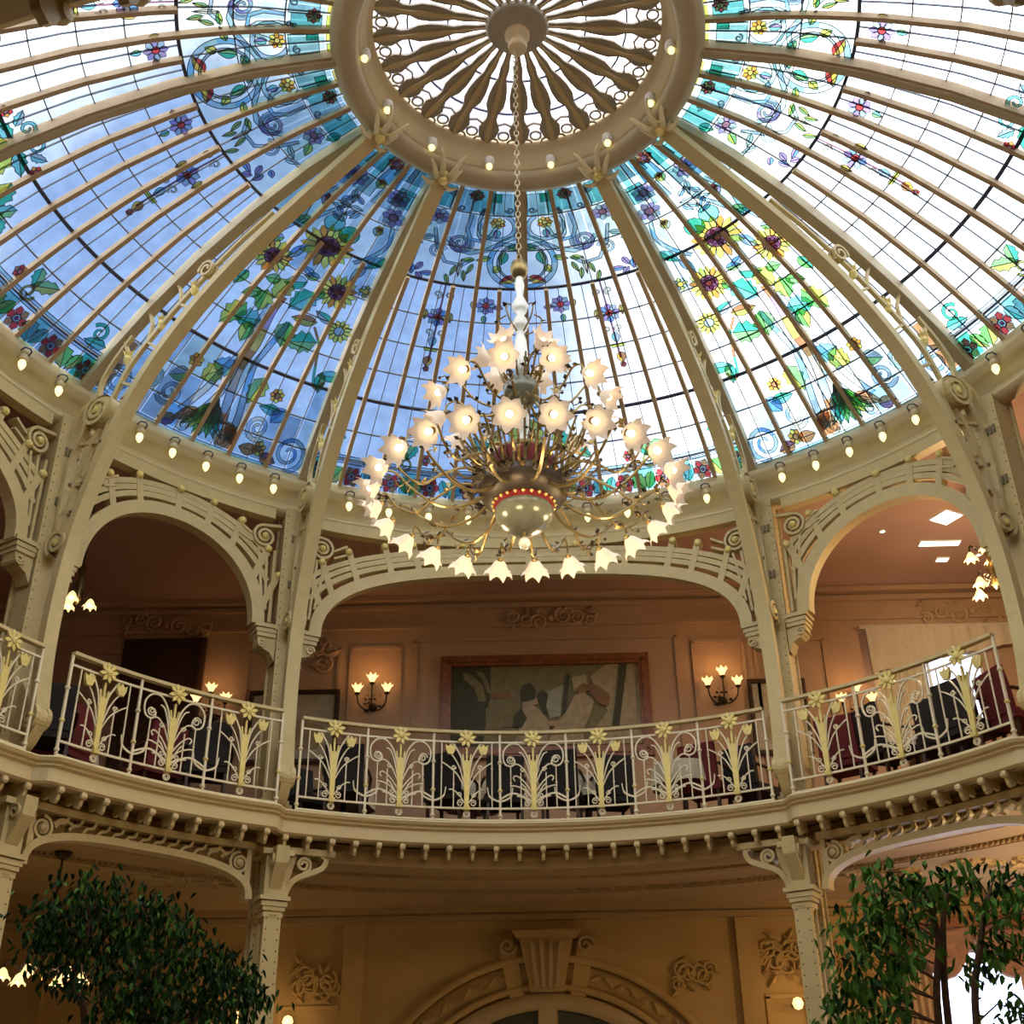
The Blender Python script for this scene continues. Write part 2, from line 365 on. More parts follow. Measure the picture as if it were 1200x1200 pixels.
# --- motif painters, in local (delta azimuth, radius) space of one panel; u metres tangential, v metres outward
class Motif:
    def __init__(s,tc,sg=1): s.tc=tc; s.sg=sg; s.mb=MB(); s.z=.018; s.q=[]; s.hold=0
    def cut(s):
        if s.mb.f and not s.hold: s.q.append(s.mb); s.mb=MB()
    def F(s,th,r,off): return FD(s.tc+s.sg*th,r,off)
    def loc(s,th,r,u,v):
        rr=r+v*.86
        return (th+math.degrees(u/r),rr)
    def shape(s,th,r,pts,m,lead=.016):
        s.cut(); s.z+=.00013; q=[s.loc(th,r,u,v) for u,v in pts]
        s.mb.poly(q,s.F,'g_'+m,s.z)
        if lead: s.line([(u,v) for u,v in pts],th,r,lead,True)
    def line(s,pts,th,r,w=.016,closed=False):
        n=len(pts); vs=[];fs=[]
        for i,(a,b) in enumerate(pts):
            p=pts[i-1] if (closed or i) else pts[0]; q=pts[(i+1)%n] if (closed or i<n-1) else pts[-1]
            tx,ty=q[0]-p[0],q[1]-p[1]; l=math.hypot(tx,ty) or 1; nx,ny=-ty/l*w*.38,tx/l*w*.38
            for g in(-1,1):
                t,rr=s.loc(th,r,a+nx*g,b+ny*g); vs.append(s.F(t,rr,s.z+.004))
        for i in range(n if closed else n-1):
            j=(i+1)%n; fs.append((2*i,2*i+1,2*j+1,2*j))
        s.mb.add(vs,fs,'lead')
    def strip(s,th,r,pts,w,m,lead=.014,edge=True):
        "coloured ribbon along a path of (u,v)"
        s.cut(); n=len(pts); L=[];R=[]
        for i,(a,b) in enumerate(pts):
            p=pts[max(0,i-1)];q=pts[min(n-1,i+1)]; tx,ty=q[0]-p[0],q[1]-p[1]; l=math.hypot(tx,ty) or 1
            ww=(w[i] if isinstance(w,(list,tuple)) else w)/2
            L.append((a-ty/l*ww,b+tx/l*ww)); R.append((a+ty/l*ww,b-tx/l*ww))
        s.z+=.00013; vs=[]
        for (a,b),(c,d) in zip(L,R):
            for g in((a,b),(c,d)):
                t,rr=s.loc(th,r,*g); vs.append(s.F(t,rr,s.z))
        ms=m if isinstance(m,(list,tuple)) else [m]; q=max(1,(n-1)//6)
        for i in range(n-1): 
            s.mb.add([vs[2*i],vs[2*i+1],vs[2*i+3],vs[2*i+2]],[(0,1,2,3)],'g_'+ms[(i//q)%len(ms)])
        if edge: s.line(L,th,r,lead); s.line(R,th,r,lead)
    def flower(s,th,r,R,n=10,pc=('yellow','amber'),cc='plum',rc=.42,a0=0,ring=None):
        s.cut(); s.hold=1
        for i in range(n):
            a=a0+2*PI*i/n; h=PI/n*.95
            pts=[(rc*R*.9*cos(a-h),rc*R*.9*sin(a-h)),(R*.8*cos(a-h*.9),R*.8*sin(a-h*.9)),(R*cos(a),R*sin(a)),(R*.8*cos(a+h*.9),R*.8*sin(a+h*.9)),(rc*R*.9*cos(a+h),rc*R*.9*sin(a+h))]
            s.shape(th,r,pts,pc[i%len(pc)],.012)
        s.shape(th,r,[(rc*R*cos(2*PI*i/10),rc*R*sin(2*PI*i/10)) for i in range(10)],cc,.014)
        if ring: s.shape(th,r,[(rc*.5*R*cos(2*PI*i/8),rc*.5*R*sin(2*PI*i/8)) for i in range(8)],ring,.01)
        s.hold=0
    def leaf(s,th,r,L,w,a,m=('green','leafg'),vein=True,lobes=0):
        s.cut(); s.hold=1; ca,sa=cos(rad(a)),sin(rad(a)); rot=lambda x,y:(x*ca-y*sa,x*sa+y*ca)
        for k,g in enumerate((1,-1)):
            pts=[]
            for i in range(9):
                t=i/8; y=g*w/2*sin(PI*t**.8)*(1+(.18*(-1)**i if lobes else 0)); pts.append(rot(L*(t-.5),y))
            s.shape(th,r,pts,m[k%len(m)],.013)
        s.hold=0
    def cell(s,t0,t1,r0,r1,m):
        s.cut(); s.z+=.00005
        s.mb.add([s.F(t0,r0,s.z),s.F(t1,r0,s.z),s.F(t1,r1,s.z),s.F(t0,r1,s.z)],[(0,1,2,3)],'g_'+m)
    def curl(s,th,r,R,a0=0,turns=1.6,m='sky',w=.05,sg=1,r1=None):
        p=spiral(0,0,R,R*.18 if r1 is None else r1,rad(a0),turns,22,sg); n=len(p)
        s.strip(th,r,p,[w*(1-.6*i/n) for i in range(n)],m,.011)
    def done(s,name,par,L):
        s.cut()
        for b in s.q: b.build(name,par,off=L)
        s.q=[]
def arcp(R,a0,a1,n=14,cx=0,cy=0,ry=None):
    return [(cx+R*cos(rad(a0+(a1-a0)*i/n)),cy+(ry or R)*sin(rad(a0+(a1-a0)*i/n))) for i in range(n+1)]
def half_A(tc,sg,par,L):
    "one half (0..30 deg) of a wide panel; mirrored by sg"
    M=Motif(tc,sg); D=lambda n: M.done(n,par,L)
    qq=random.Random(11)
    for k in range(12): M.cell(2.5*k+.2,2.5*k+2.3,1.97,2.34,qq.choice(('aqua','sky','teal','aqua','paleb')))
    for k in range(12):
        if k not in(1,2,4): M.cell(2.5*k+.2,2.5*k+2.3,2.36,2.83,qq.choice(('paleb','paleb','sky','palet')))
    for k in range(12):
        if k%3!=1: M.cell(2.5*k+.2,2.5*k+2.3,5.72,5.96,qq.choice(('slate','teal','sky','emerald')))
    D('tinted_pane')
    for k in range(6): M.shape(2.6+5*k,1.915,[(-.07,-.045),(.07,-.045),(.07,.045),(-.07,.045)],'yellow' if k%2 else 'lime',.01)
    D('yellow_border')
    for a,b,c in((5,2.16,'aqua'),(11.5,2.13,'teal'),(18,2.16,'aqua'),(24.5,2.14,'teal')): M.shape(a,b,[(-.115,-.15),(.115,-.15),(.12,.20),(-.12,.20)],c,.018)
    D('teal_ground')
    M.shape(8,2.09,[(-.065,-.07),(.065,-.07),(.065,.07),(-.065,.07)],'emerald'); D('square_motif')
    M.flower(14.2,2.08,.095,8,('red','brown'),'gold_g',.4,ring='plum'); D('red_flower')
    for a,b in((3.4,2.25),(11,2.3),(18,2.28),(21.5,2.1)): M.curl(a,b,.05,0,1.3,'slate',.02)
    D('small_curl')
    # tulip in round strap
    M.strip(6.6,2.5,arcp(.21,-60,240,16),.055,['aqua','sky']); D('round_strap')
    M.flower(6.6,2.44,.10,7,('orange','yellow','amber'),'gold_g',.35); M.leaf(6.6,2.60,.16,.09,90,('teal','violet')); D('tulip')
    # big round strap about the middle line, half of it
    M.strip(0,2.98,arcp(.40,-78,88,18),.07,['aqua','sky','blueb']); M.strip(0,2.98,arcp(.30,-60,80,12),.03,'slate'); D('round_strap')
    M.leaf(3.3,3.22,.24,.13,25,('amber','red')); M.leaf(6.0,3.08,.15,.1,60,('lime','yellow')); M.leaf(4.6,2.93,.22,.12,75,('emerald','leafg')); D('flame_leaf')
    M.leaf(2.2,2.78,.16,.10,30,('leafg','emerald')); M.leaf(9.3,2.95,.2,.08,20,('lime','leafg')); M.leaf(13,2.98,.18,.07,10,('green','lime')); D('green_leaf')
    M.strip(0,2.75,[(.0,.08),(.14,.0),(.27,-.02),(.42,.09),(.62,.16),(.78,.13),(.92,-.02)],.06,['sky','aqua']); D('strap_band')
    M.strip(0,2.65,[(.30,-.22),(.38,-.02),(.50,.08),(.62,.06),(.68,-.10),(.66,-.35)],.05,['aqua','sky','blueb']); D('strap_band')
    M.strip(0,2.5,[(.48,-.3),(.52,-.1),(.50,.15),(.44,.25)],.04,['slate','aqua']); D('strap_band')
    M.strip(0,2.98,[(.62,-.02),(.74,.1),(.95,.08),(1.1,-.14),(1.2,-.4)],.045,['sky','slate']); D('strap_band')
    M.curl(15.7,2.77,.15,200,1.8,['slate','violet','purple'],.06,-1); D('scroll')
    M.curl(20.6,2.93,.11,200,1.7,['sky','slate'],.04); D('scroll')
    M.flower(23.2,2.46,.14,7,('violet','purple','slate'),'plum',.35); M.leaf(26,2.62,.2,.1,60,('leafg','lime')); M.leaf(26.6,2.3,.2,.12,100,('teal','emerald')); D('iris')
    for a,b,g in((24.3,2.78,20),(26.4,2.84,-30)): M.leaf(a,b,.2,.07,g,('aqua','sky'))
    D('blue_leaf')
    for a,b,l,g,c in((21.5,3.25,.2,10,'royal'),(23.6,3.18,.16,70,'violet'),(24.9,3.24,.17,100,'royal'),(23,3.30,.13,-40,'violet'),(26,3.10,.12,30,'royal')): M.leaf(a,b,l,.08,g,(c,'violet'))
    D('blue_flourish')
    # twigs
    for a,b,g in((12.2,3.10,70),(13.3,3.2,100),(15.9,3.15,75),(16.8,3.28,110)): M.leaf(a,b,.19,.06,g,('olive','leafg'))
    M.leaf(14.5,3.1,.3,.05,88,('cream','cream')); D('twig')
    # hanging flower, near
    M.flower(7.6,3.58,.135,8,('violet','slate','purple'),'red',.33); M.leaf(5.2,3.6,.14,.07,0,('purple','pink')); M.leaf(10.2,3.58,.13,.07,90,('gold_g','olive')); M.leaf(7.8,3.76,.13,.07,90,('teal','leafg')); D('hanging_flower')
    # hanging pendant, far
    M.strip(16.6,3.36,[(0,.0),(0,.35),(0,.85),(0,1.2)],.018,'plum',.006)
    for a,b in((15.4,3.5),(17.8,3.5),(15.5,4.0),(17.7,4.0)): M.curl(a,b,.06,90,1.2,'cream',.025)
    M.flower(16.7,3.79,.15,8,('violet','slate','royal'),'red',.32,ring='plum'); D('hanging_flower')
    M.leaf(14.3,3.78,.16,.06,90,('gold_g','olive')); M.leaf(19.2,3.78,.16,.06,90,('gold_g','olive')); M.leaf(16.7,4.12,.18,.1,90,('teal','slate')); M.shape(16.7,4.22,[(-.1,-.02),(.1,-.02),(.08,.03),(-.08,.03)],'lime')
    M.leaf(16.8,4.38,.16,.12,90,('amber','brown')); M.flower(16.8,4.47,.045,5,('red','brown'),'plum',.4); D('pendant_drop')
    # rim border
    for v,c,w in((5.655,'aqua',.035),(5.71,'slate',.03),(5.975,'aqua',.035)):
        M.strip(0,v,[(u*.0265*v*3.9/6,0) for u in range(0,31)],w,[c,'sky'],.012)
    # (u above follows the rim approximately; widths scale with radius)
    D('rim_stripe')
    for k,a in enumerate((2.6,7.9,13.2,18.5,23.8,29.0)):
        M.flower(a,5.85,.135,6,('red','red','brown'),'slate',.36,ring='plum')
    D('rim_flower')
    for k,a in enumerate((5.2,10.5,15.8,21.1,26.4)):
        c=(('olive','lime'),('teal','emerald'),('green','olive'),('teal','slate'),('olive','green'))[k]
        M.leaf(a-.6,5.86,.26,.2,60,c,lobes=1); M.leaf(a+.8,5.85,.24,.14,110,c[::-1])
    D('rim_leaf')
    # acanthus near middle and at the sides
    for a,b,l,w,g,c in((1.2,5.20,.42,.26,80,('green','lime')),(2.6,5.02,.32,.14,20,('teal','emerald')),(3.1,4.86,.2,.1,-40,('teal','slate')),(5.2,5.28,.34,.22,60,('lime','emerald')),(7.0,5.35,.3,.15,120,('teal','leafg')),(8.4,5.45,.22,.12,40,('leafg','emerald')),(18.0,5.50,.34,.15,150,('leafg','olive')),(16.5,5.48,.25,.14,60,('emerald','leafg')),(27.6,5.60,.30,.12,170,('emerald','teal'))): M.leaf(a,b,l,w,g,c,lobes=1)
    D('acanthus_leaf')
    M.curl(1.4,4.83,.09,180,1.3,'teal',.04); M.curl(17,5.62,.1,0,1.4,'olive',.03); M.curl(27.2,5.5,.11,200,1.3,'emerald',.045); D('acanthus_curl')
    M.flower(4.6,4.94,.075,6,('red','orange'),'plum',.4); M.flower(14.4,5.55,.08,6,('red','brown'),'plum',.4); M.flower(6.8,5.55,.09,7,('amber','brown'),'plum',.4); D('red_flower')
def panel_B(tc,sg,par,L):
    "narrow panel; coordinates are |azimuth|-45"
    M=Motif(tc,sg); D=lambda n: M.done(n,par,L); d=lambda a:a-45; qq=random.Random(12)
    for r0,r1,pr,cs in((1.87,2.34,1,('slate','teal','sky','blueb','aqua')),(2.36,2.83,.9,('sky','blueb','aqua','paleb','slate')),(2.85,3.35,.7,('sky','aqua','paleb','blueb')),(3.37,3.8,.25,('paleb','sky')),(5.01,5.37,.35,('paleb','sky','palet')),(5.39,5.69,.8,('paleb','slate','sky','brown','palet')),(5.71,5.93,1,('slate','sky','slate','brown','paleb','blueb'))):
        for k in range(12):
            if qq.random()<pr: M.cell(-15+2.5*k+.2,-15+2.5*k+2.3,r0,r1,qq.choice(cs))
    D('tinted_pane')
    for a,b,c in ((34,2.05,'slate'),(38.3,2.05,'aqua'),(41.3,2.2,'blueb'),(48,2.1,'teal'),(52,2.2,'sky'),(56,2.1,'slate'),(34.5,2.4,'teal'),(39,2.5,'sky'),(45.5,2.45,'aqua'),(51.5,2.5,'blueb'),(56,2.5,'sky')): M.shape(d(a),b,[(-.1,-.13),(.1,-.13),(.12,.16),(-.11,.16)],c,.018)
    D('blue_ground')
    M.flower(d(43.4),2.05,.11,8,('red','brown'),'plum',.4); D('red_flower')
    for a,b in((36.0,2.44),(49.6,2.45),(34.2,2.7)): M.flower(d(a),b,.15,7,('violet','slate','purple'),'plum',.4)
    D('iris')
    for a,b,c in((42.8,2.40,('orange','leafg')),(50.7,2.93,('red','purple')),(35.8,2.96,('amber','slate'))):
        M.leaf(d(a),b-.02,.15,.13,90,('olive',c[1])); M.flower(d(a),b-.06,.055,5,(c[0],'amber'),'plum',.4)
    D('small_tulip')
    for i in range(12):
        a=45.3+3.2*cos(i*2.4)*(.4+.05*i); b=2.82+.2*sin(i*2.4)*(.5+.04*i); M.leaf(d(a),b,.17,.07,i*47,(('sky','blueb','aqua','royal')[i%4],('aqua','slate')[i%2]))
    D('blue_leaf')
    for a,b,R,c in((41.0,3.13,.13,'emerald'),(45.5,3.08,.13,'teal')): M.shape(d(a),b,arcp(R,0,330,11),c)
    D('teal_disc')
    for a0,pts in((33,[(0,-.2),(-.05,.05),(.05,.3),(.2,.5)]),(51,[(0,-.35),(.1,0),(.05,.3),(.12,.6)]),(48,[(-.1,-.2),(.06,.1),(.15,.4)])): M.strip(d(a0),3.0,cr(pts),.05,['aqua','blueb','slate'])
    D('strap_band')
    M.leaf(d(32.6),3.33,.3,.14,60,('emerald','teal')); M.leaf(d(51.2),3.25,.24,.14,40,('emerald','leafg')); D('green_leaf')
    # sunflowers
    for a,b,R in((43.4,3.38,.335),(50.8,3.80,.25),(36.65,3.83,.26)):
        M.flower(d(a),b,R,16,('yellow','amber','lime','yellow','orange'),'plum',.47); M.flower(d(a),b,R*.42,8,('plum','purple'),'brown',.4); D('sunflower')
    M.flower(d(33.0),4.28,.17,12,('yellow','lime'),'slate',.4); M.flower(d(31.8),3.70,.10,8,('olive','slate'),'amber',.4); D('small_sunflower')
    for a,b,l,w,g,c in((45.7,4.08,.36,.26,80,('olive','lime')),(41.4,4.10,.42,.30,60,('teal','emerald')),(44.4,3.93,.3,.2,30,('emerald','aqua')),(47.2,4.30,.32,.24,100,('lime','green')),(50,4.58,.42,.26,70,('green','lime')),(47.5,4.56,.34,.26,20,('emerald','teal')),(46.6,4.70,.3,.18,95,('green','lime')),
        (39.3,4.30,.34,.16,10,('olive','brown')),(36.5,4.18,.3,.13,-20,('slate','emerald')),(41,4.54,.36,.26,100,('green','leafg')),(38.1,4.55,.42,.28,20,('leafg','emerald')),(31.6,4.82,.3,.16,10,('emerald','teal')),(32.5,4.92,.3,.14,100,('leafg','emerald')),
        (51,5.42,.26,.2,30,('leafg','slate')),(46.4,5.14,.3,.24,0,('teal','blueb')),(47.3,5.26,.3,.26,50,('lime','yellow')),(40.5,5.24,.40,.24,80,('lime','leafg')),(37.6,5.38,.3,.14,0,('teal','emerald')),(36.1,5.42,.26,.2,60,('blueb','royal')),(49.6,4.28,.26,.16,40,('leafg','green')),(53,3.6,.2,.12,30,('leafg','slate')),(52.8,4.2,.26,.14,80,('green','emerald')),
        (42.5,3.78,.2,.12,20,('leafg','blueb')),(39.4,3.95,.2,.12,80,('teal','leafg')),(43.6,3.74,.2,.1,-20,('sky','blueb')),(48.0,3.62,.3,.12,70,('slate','royal')),(35,3.52,.3,.12,70,('slate','blueb')),(48.2,4.02,.2,.15,20,('green','leafg'))):
        M.leaf(d(a),b,l,w,g,c,lobes=1 if w>.2 else 0)
    D('vine_leaf')
    # trunk with blue ribbons
    tr=lambda pts:[((a-43.5)/57.3*4.9*(-1)*-1,b-4.9) for a,b in pts]
    P=lambda pts:[((a-43.5)/57.3*4.9,(b-4.9)/.86) for a,b in pts]
    M.strip(d(43.5),4.9,cr(P([(44.6,4.15),(44.7,4.4),(44,4.77),(44.2,5.1),(43.4,5.43),(42.6,5.7)])),[.10]*30,['brown','purple','gold_g','brown','pink','slate']); D('vine_trunk')
    for pts,c in(([(45.9,4.3),(45.7,4.6),(45.3,4.9),(46.3,5.2),(46.9,5.44),(48.4,5.73)],['sky','slate','cream']),([(41.4,4.4),(42.3,4.8),(42.6,5.0),(41.8,5.3),(41,5.6),(41.0,5.85)],['blueb','sky','slate']),([(45.0,5.0),(44.8,5.4),(46.5,5.75)],['cream','sky'])):
        M.strip(d(43.5),4.9,cr(P(pts)),.075,c); D('ribbon')
    M.strip(d(43.5),4.9,cr(P([(37.2,4.33),(35.2,4.5),(34.4,4.69),(33.4,4.95),(32.6,5.0),(31.9,4.9)])),.03,['brown','emerald'],.008); D('vine_stem')
    # fan and foot
    for i,c in enumerate(('green','lime','green','leafg','green','emerald','blueb')): M.leaf(d(44.4-.4*(i-3)+.2),5.68,.5,.16,90+(i-3)*13,(c,'green' if i<5 else 'teal'))
    D('green_fan')
    for a,b,l,g,c in((47.5,5.74,.34,40,'brown'),(40.9,5.76,.34,130,'brown'),(49.3,5.86,.24,10,'plum'),(38.2,5.84,.24,0,'brown'),(35.2,5.88,.24,170,'plum'),(54.4,5.86,.24,20,'brown')): M.leaf(d(a),b,l,.15,g,(c,'brown'))
    D('brown_ground')
    for a,b,R,a0,g,c in((47,5.84,.10,180,1,['cream','sky']),(41.8,5.85,.11,0,-1,['cream','sky']),(32.8,5.76,.23,90,1,['sky','slate','royal']),(57.2,5.76,.2,90,-1,['sky','slate']),(38,5.60,.16,140,-1,['cream','sky']),(50.8,5.62,.15,30,1,['slate','sky']),(53.8,5.55,.13,30,1,['slate','aqua'])): M.curl(d(a),b,R,a0,1.7,c,.06,g)
    D('scroll')
    for a,b in((50.2,5.21),(37.5,5.21),(36.8,5.80),(54.5,5.62)): M.flower(d(a),b,.10,7,('orange','amber','yellow'),'brown',.4)
    D('orange_flower')
    M.strip(d(45),5.95,[((k-15)*.10,0) for k in range(31)],.06,['slate','blueb','aqua','sky'],.012); D('rim_stripe')
LAB={0:('A','stained glass panel behind the chandelier, blue with round straps and hanging flowers'),-45:('B','blue stained glass panel of yellow sunflowers and green vine, left of the chandelier'),45:('B','sun-bleached stained glass panel of yellow sunflowers, right of the chandelier'),
 -90:('A','stained glass panel at the left edge, clear blue field with red rim flowers'),90:('A','stained glass panel at the right edge, blown out white with small red rim flowers')}
for tc,(kind,lab) in LAB.items():
    hw=30 if kind=='A' else 15; L=Pp(6.0,tc,9.86)
    T=thing('stained_glass_panel',lab,'stained glass',L,group='stained glass panels of the dome')
    for k in range(10):
        w=5 if (k<3) else 2.5
        me,rm=pane_mesh(k,w); n=int(2*hw/w)
        for i in range(n):
            t=tc-hw+w*(i+.5); p=Pp(rm,t,zd(rm)); put('pane',me,T,(p[0]-L[0],p[1]-L[1],p[2]-L[2]),-rad(t))
    mb=MB()
    for k,r in enumerate(ROWS[1:-1]): mb.sweep([(tc-hw+2*hw*i/24,r) for i in range(25)],(.034 if r in(3.36,5.0) else .012),.02,lambda a,b,o:FD(a,b,o),'lead' if r in(3.36,5.0) else 'lead_thin')
    E=[]
    w=.022/5*57.3
    for k in range(int(2*hw/2.5)+1):
        t=tc-hw+2.5*k
        if k%2: E.append((t,3.36,6.0))
        elif k%4==2 or True:
            pass
    for k in range(int(2*hw/5)+1):
        t=tc-hw+5*k
        if k%2==1: E.append((t,1.86,3.36))
    for t,ra,rb in E:
        n=8; mb.sweep([(ra+(rb-ra)*i/n,0) for i in range(n+1)],.010,.02,(lambda tt:(lambda a,b,o:FD(tt+math.degrees(b/a),a,o)))(t),'lead_thin')
    mb.build('lead_lines',T,off=L)
    for k in range(1,int(2*hw/5)):
        t=tc-hw+5*k
        if tc in(0,90,-90) and abs(t-tc)<1: continue
        ra=1.86 if k%2==0 else 3.36
        b=MB(); n=12; b.sweep([(ra+(6.02-ra)*i/n,0) for i in range(n+1)],.052,.07,(lambda tt:(lambda a,bb,o:FD(tt+math.degrees(bb/a),a,o+.035)))(t),'bar_tan')
        b.build('glazing_bar',T,off=L)
    if kind=='A': half_A(tc,1,T,L); half_A(tc,-1,T,L)
    else: panel_B(tc,1 if tc>0 else -1,T,L)
# plain glass over the part of the dome behind the viewer
mb=MB()
for k in range(10): mb.ring([(ROWS[k],zd(ROWS[k])),(ROWS[k+1],zd(ROWS[k+1]))],120,240,48,'g_pane',closed=False)
for t in range(120,241,5): mb.sweep([(1.86+(6.02-1.86)*i/10,0) for i in range(11)],.052,.07,(lambda tt:(lambda a,bb,o:FD(tt+math.degrees(bb/a),a,o+.035)))(t),'bar_tan')
struct('ceiling',mb)
# ------------------------------------------------------------------ dome ribs
IN=[(5.63,5.75),(5.70,6.3),(5.71,6.9),(5.66,7.5),(5.55,8.05),(5.35,8.65),(5.10,9.2),(4.78,9.68),(4.38,10.1),(3.95,10.45),(3.4,10.8),(2.8,11.1),(2.3,11.33),(1.8,11.56)]
def make_rib(label):
    # local frame: origin (0,6,9.6) -> y outward
    O=(0,6.0,9.60); T=thing('dome_rib',label,'rib',(0,6.0,9.6),0,'main iron ribs of the dome')
    F=lambda r,z,o:(o,r,z)
    def B(mb,n,p=T,s=False): return mb.build(n,p,s,off=O)
    B(MB().sweep([(r,zd(r)-.075) for r in [6.0,5.75,5.5,5.25,5,4.65,4.3,3.9,3.5,3.1,2.7,2.25,1.8]],.15,.13,F,'rib_paint'),'outer_chord')
    B(MB().sweep(cr(IN,4),.10,.165,F,'cream_iron'),'inner_chord')
    # scroll rosette on both faces + web plate
    mb=MB()
    for sx in(-1,1):
        mb.sweep(spiral(5.50,9.27,.20,.04,rad(60),2.0,34,-1),.045,.05,F,'cream_iron',off=sx*.085)
        mb.lathe([(0,.05),(.045,.04),(.06,0)],10,'gold',(sx*.075,5.50,9.27),ax=(sx,0,0))
        for a in range(0,360,60): mb.lathe([(0,.03),(.025,.015),(.03,0)],6,'gold',(sx*.08,5.50+.1*cos(rad(a)),9.27+.1*sin(rad(a))),ax=(sx,0,0))
    mb.lathe([(.21,-.075),(.21,.075)],28,'cream_iron',(0,5.50,9.27),ax=(1,0,0)); mb.lathe([(0,.06),(.2,.06)],28,'cream_iron',(0,5.5,9.27),ax=(1,0,0)); mb.lathe([(0,-.06),(.2,-.06)],28,'cream_iron',(0,5.5,9.27),ax=(1,0,0))
    B(mb,'scroll_rosette')
    # lower volute
    mb=MB()
    for sx in(-1,1):
        mb.sweep(spiral(5.76,7.66,.15,.03,rad(-60),1.9,28,1),.04,.05,F,'cream_iron',off=sx*.085)
        mb.lathe([(0,.05),(.035,.04),(.045,0)],10,'gold',(sx*.08,5.76,7.66),ax=(sx,0,0))
    mb.lathe([(.15,-.07),(.15,.07)],24,'cream_iron',(0,5.76,7.66),ax=(1,0,0)); mb.lathe([(0,.05),(.14,.05)],24,'rib_paint',(0,5.76,7.66),ax=(1,0,0)); mb.lathe([(0,-.05),(.14,-.05)],24,'rib_paint',(0,5.76,7.66),ax=(1,0,0))
    B(mb,'volute')
    # web bars between chord and column: curved risers
    mb=MB()
    for k,pts in enumerate(([(5.88,7.72),(5.92,8.3),(5.88,8.8),(5.70,9.2)],[(5.80,7.80),(5.76,8.3),(5.62,8.8),(5.48,9.06)],[(5.68,7.78),(5.62,8.2),(5.45,8.75),(5.33,9.15)],[(5.95,7.7),(6.02,8.4),(5.98,9.0),(5.86,9.40),(5.72,9.48)])):
        mb.sweep(cr(pts,6),.05 if k<3 else .06,.07,F,'cream_iron')
    for a,b in(((5.60,8.38),(5.82,8.42)),((5.42,8.86),(5.78,8.95)),((5.70,8.05),(5.86,8.1))): mb.sweep([a,b],.04,.06,F)
    mb.prism([(5.66,8.5),(5.74,8.5),(5.70,8.95),(5.58,9.02)],F,.03,'cream_iron')
    for q in((5.60,8.38),(5.42,8.86),(5.80,8.42),(5.70,8.05)): 
        for sx in(-1,1): mb.lathe([(0,.02),(.02,.01),(.025,0)],6,'rivet',(sx*.035,q[0],q[1]),ax=(sx,0,0))
    B(mb,'web_tracery')
    # upper tracery: branch with three gold buds, ending in a small boss
    mb=MB()
    mb.sweep(cr([(5.38,9.42),(5.20,9.78),(4.95,10.05),(4.55,10.38),(4.10,10.70)],6),.05,.05,F)
    mb.sweep(cr([(5.62,9.46),(5.62,9.75),(5.45,10.02),(5.22,10.25)],6),.05,.05,F)
    mb.sweep(cr([(5.22,9.75),(5.25,10.0),(5.36,10.24)],5),.03,.04,F); mb.sweep(cr([(4.95,10.05),(4.92,10.3),(5.0,10.5)],5),.03,.04,F)
    mb.sweep(cr([(4.95,10.05),(4.80,9.92),(4.74,9.80)],4),.03,.04,F); mb.sweep(cr([(4.50,10.4),(4.52,10.6),(4.62,10.78)],4),.03,.04,F); mb.sweep(cr([(4.5,10.4),(4.36,10.3),(4.3,10.2)],4),.03,.04,F)
    mb.sweep(cr([(5.25,9.6),(5.05,9.5),(4.92,9.58)],4),.03,.04,F)
    B(mb,'upper_tracery')
    mb=MB()
    for sx in(-1,1): mb.sweep(spiral(4.12,10.73,.12,.03,0,1.6,20,1),.03,.04,F,off=sx*.03)
    mb.sweep(cr([(4.0,10.75),(3.6,10.98),(3.2,11.16)],5),.04,.05,F)
    B(mb,'boss')
    for q in((4.30,10.53),(4.76,10.23),(5.25,9.93)):
        mb=MB(); mb.lathe([(0,-.09),(.03,-.06),(.05,0),(.035,.05),(.05,.09),(0,.07)],8,'gold',(0,q[0],q[1])); 
        for a in range(0,360,72): mb.prism([(0,0),(.045,.05),(.07,.12),(.02,.08)],(lambda aa,qq:(lambda u,v,o:(u*cos(aa)-o*sin(aa),qq[0]+u*sin(aa)+o*cos(aa),qq[1]+v)))(rad(a),q),.012,'gold')
        B(mb,'gold_bud')
    # foot: corbel scroll bedded on the column
    mb=MB()
    for sx in(-1,1): mb.sweep(spiral(5.66,5.70,.12,.03,rad(90),1.7,24,1),.04,.05,F,'cream_iron',off=sx*.07)
    mb.lathe([(.12,-.08),(.12,.08)],20,'cream_iron',(0,5.66,5.70),ax=(1,0,0)); mb.lathe([(0,.085),(.05,.07)],10,'gold',(0,5.66,5.70),ax=(1,0,0)); mb.lathe([(0,-.085),(.05,-.07)],10,'gold',(0,5.66,5.70),ax=(1,0,0))
    mb.sweep(cr([(5.60,5.62),(5.72,5.45),(5.90,5.36),(5.98,5.33)],5),.07,.12,F); mb.prism([(5.70,5.62),(5.95,5.72),(5.98,5.34),(5.84,5.40)],F,.08,'cream_iron')
    mb.prism([(5.7,5.75),(5.98,6.2),(6.0,5.6)],F,.05,'cream_iron')
    B(mb,'foot_scroll')
    # acanthus ornament where the rib meets the oculus ring
    mb=MB()
    for i,(a,l) in enumerate(((-62,.22),(-25,.30),(25,.30),(62,.22),(118,.20),(-118,.20),(165,.26),(-165,.26))):
        ca,sa=cos(rad(a)),sin(rad(a))
        p=[(0,1.76,11.58),(sa*l*.4,1.78-ca*l*.5,11.50),(sa*l*.8,1.76-ca*l*.9,11.50+.10*(ca>0)),(sa*l*1.25,1.74-ca*l*.95,11.54+.16*(ca>0))]
        mb.tube(cr(p,3),[.022,.028,.034,.036,.034,.03,.026,.022,.016,.010],6,'cream_ring')
    mb.lathe([(0,-.10),(.05,-.08),(.07,-.02),(.06,.05)],10,'gold',(0,1.74,11.54))
    B(mb,'acanthus_ornament')
    return T
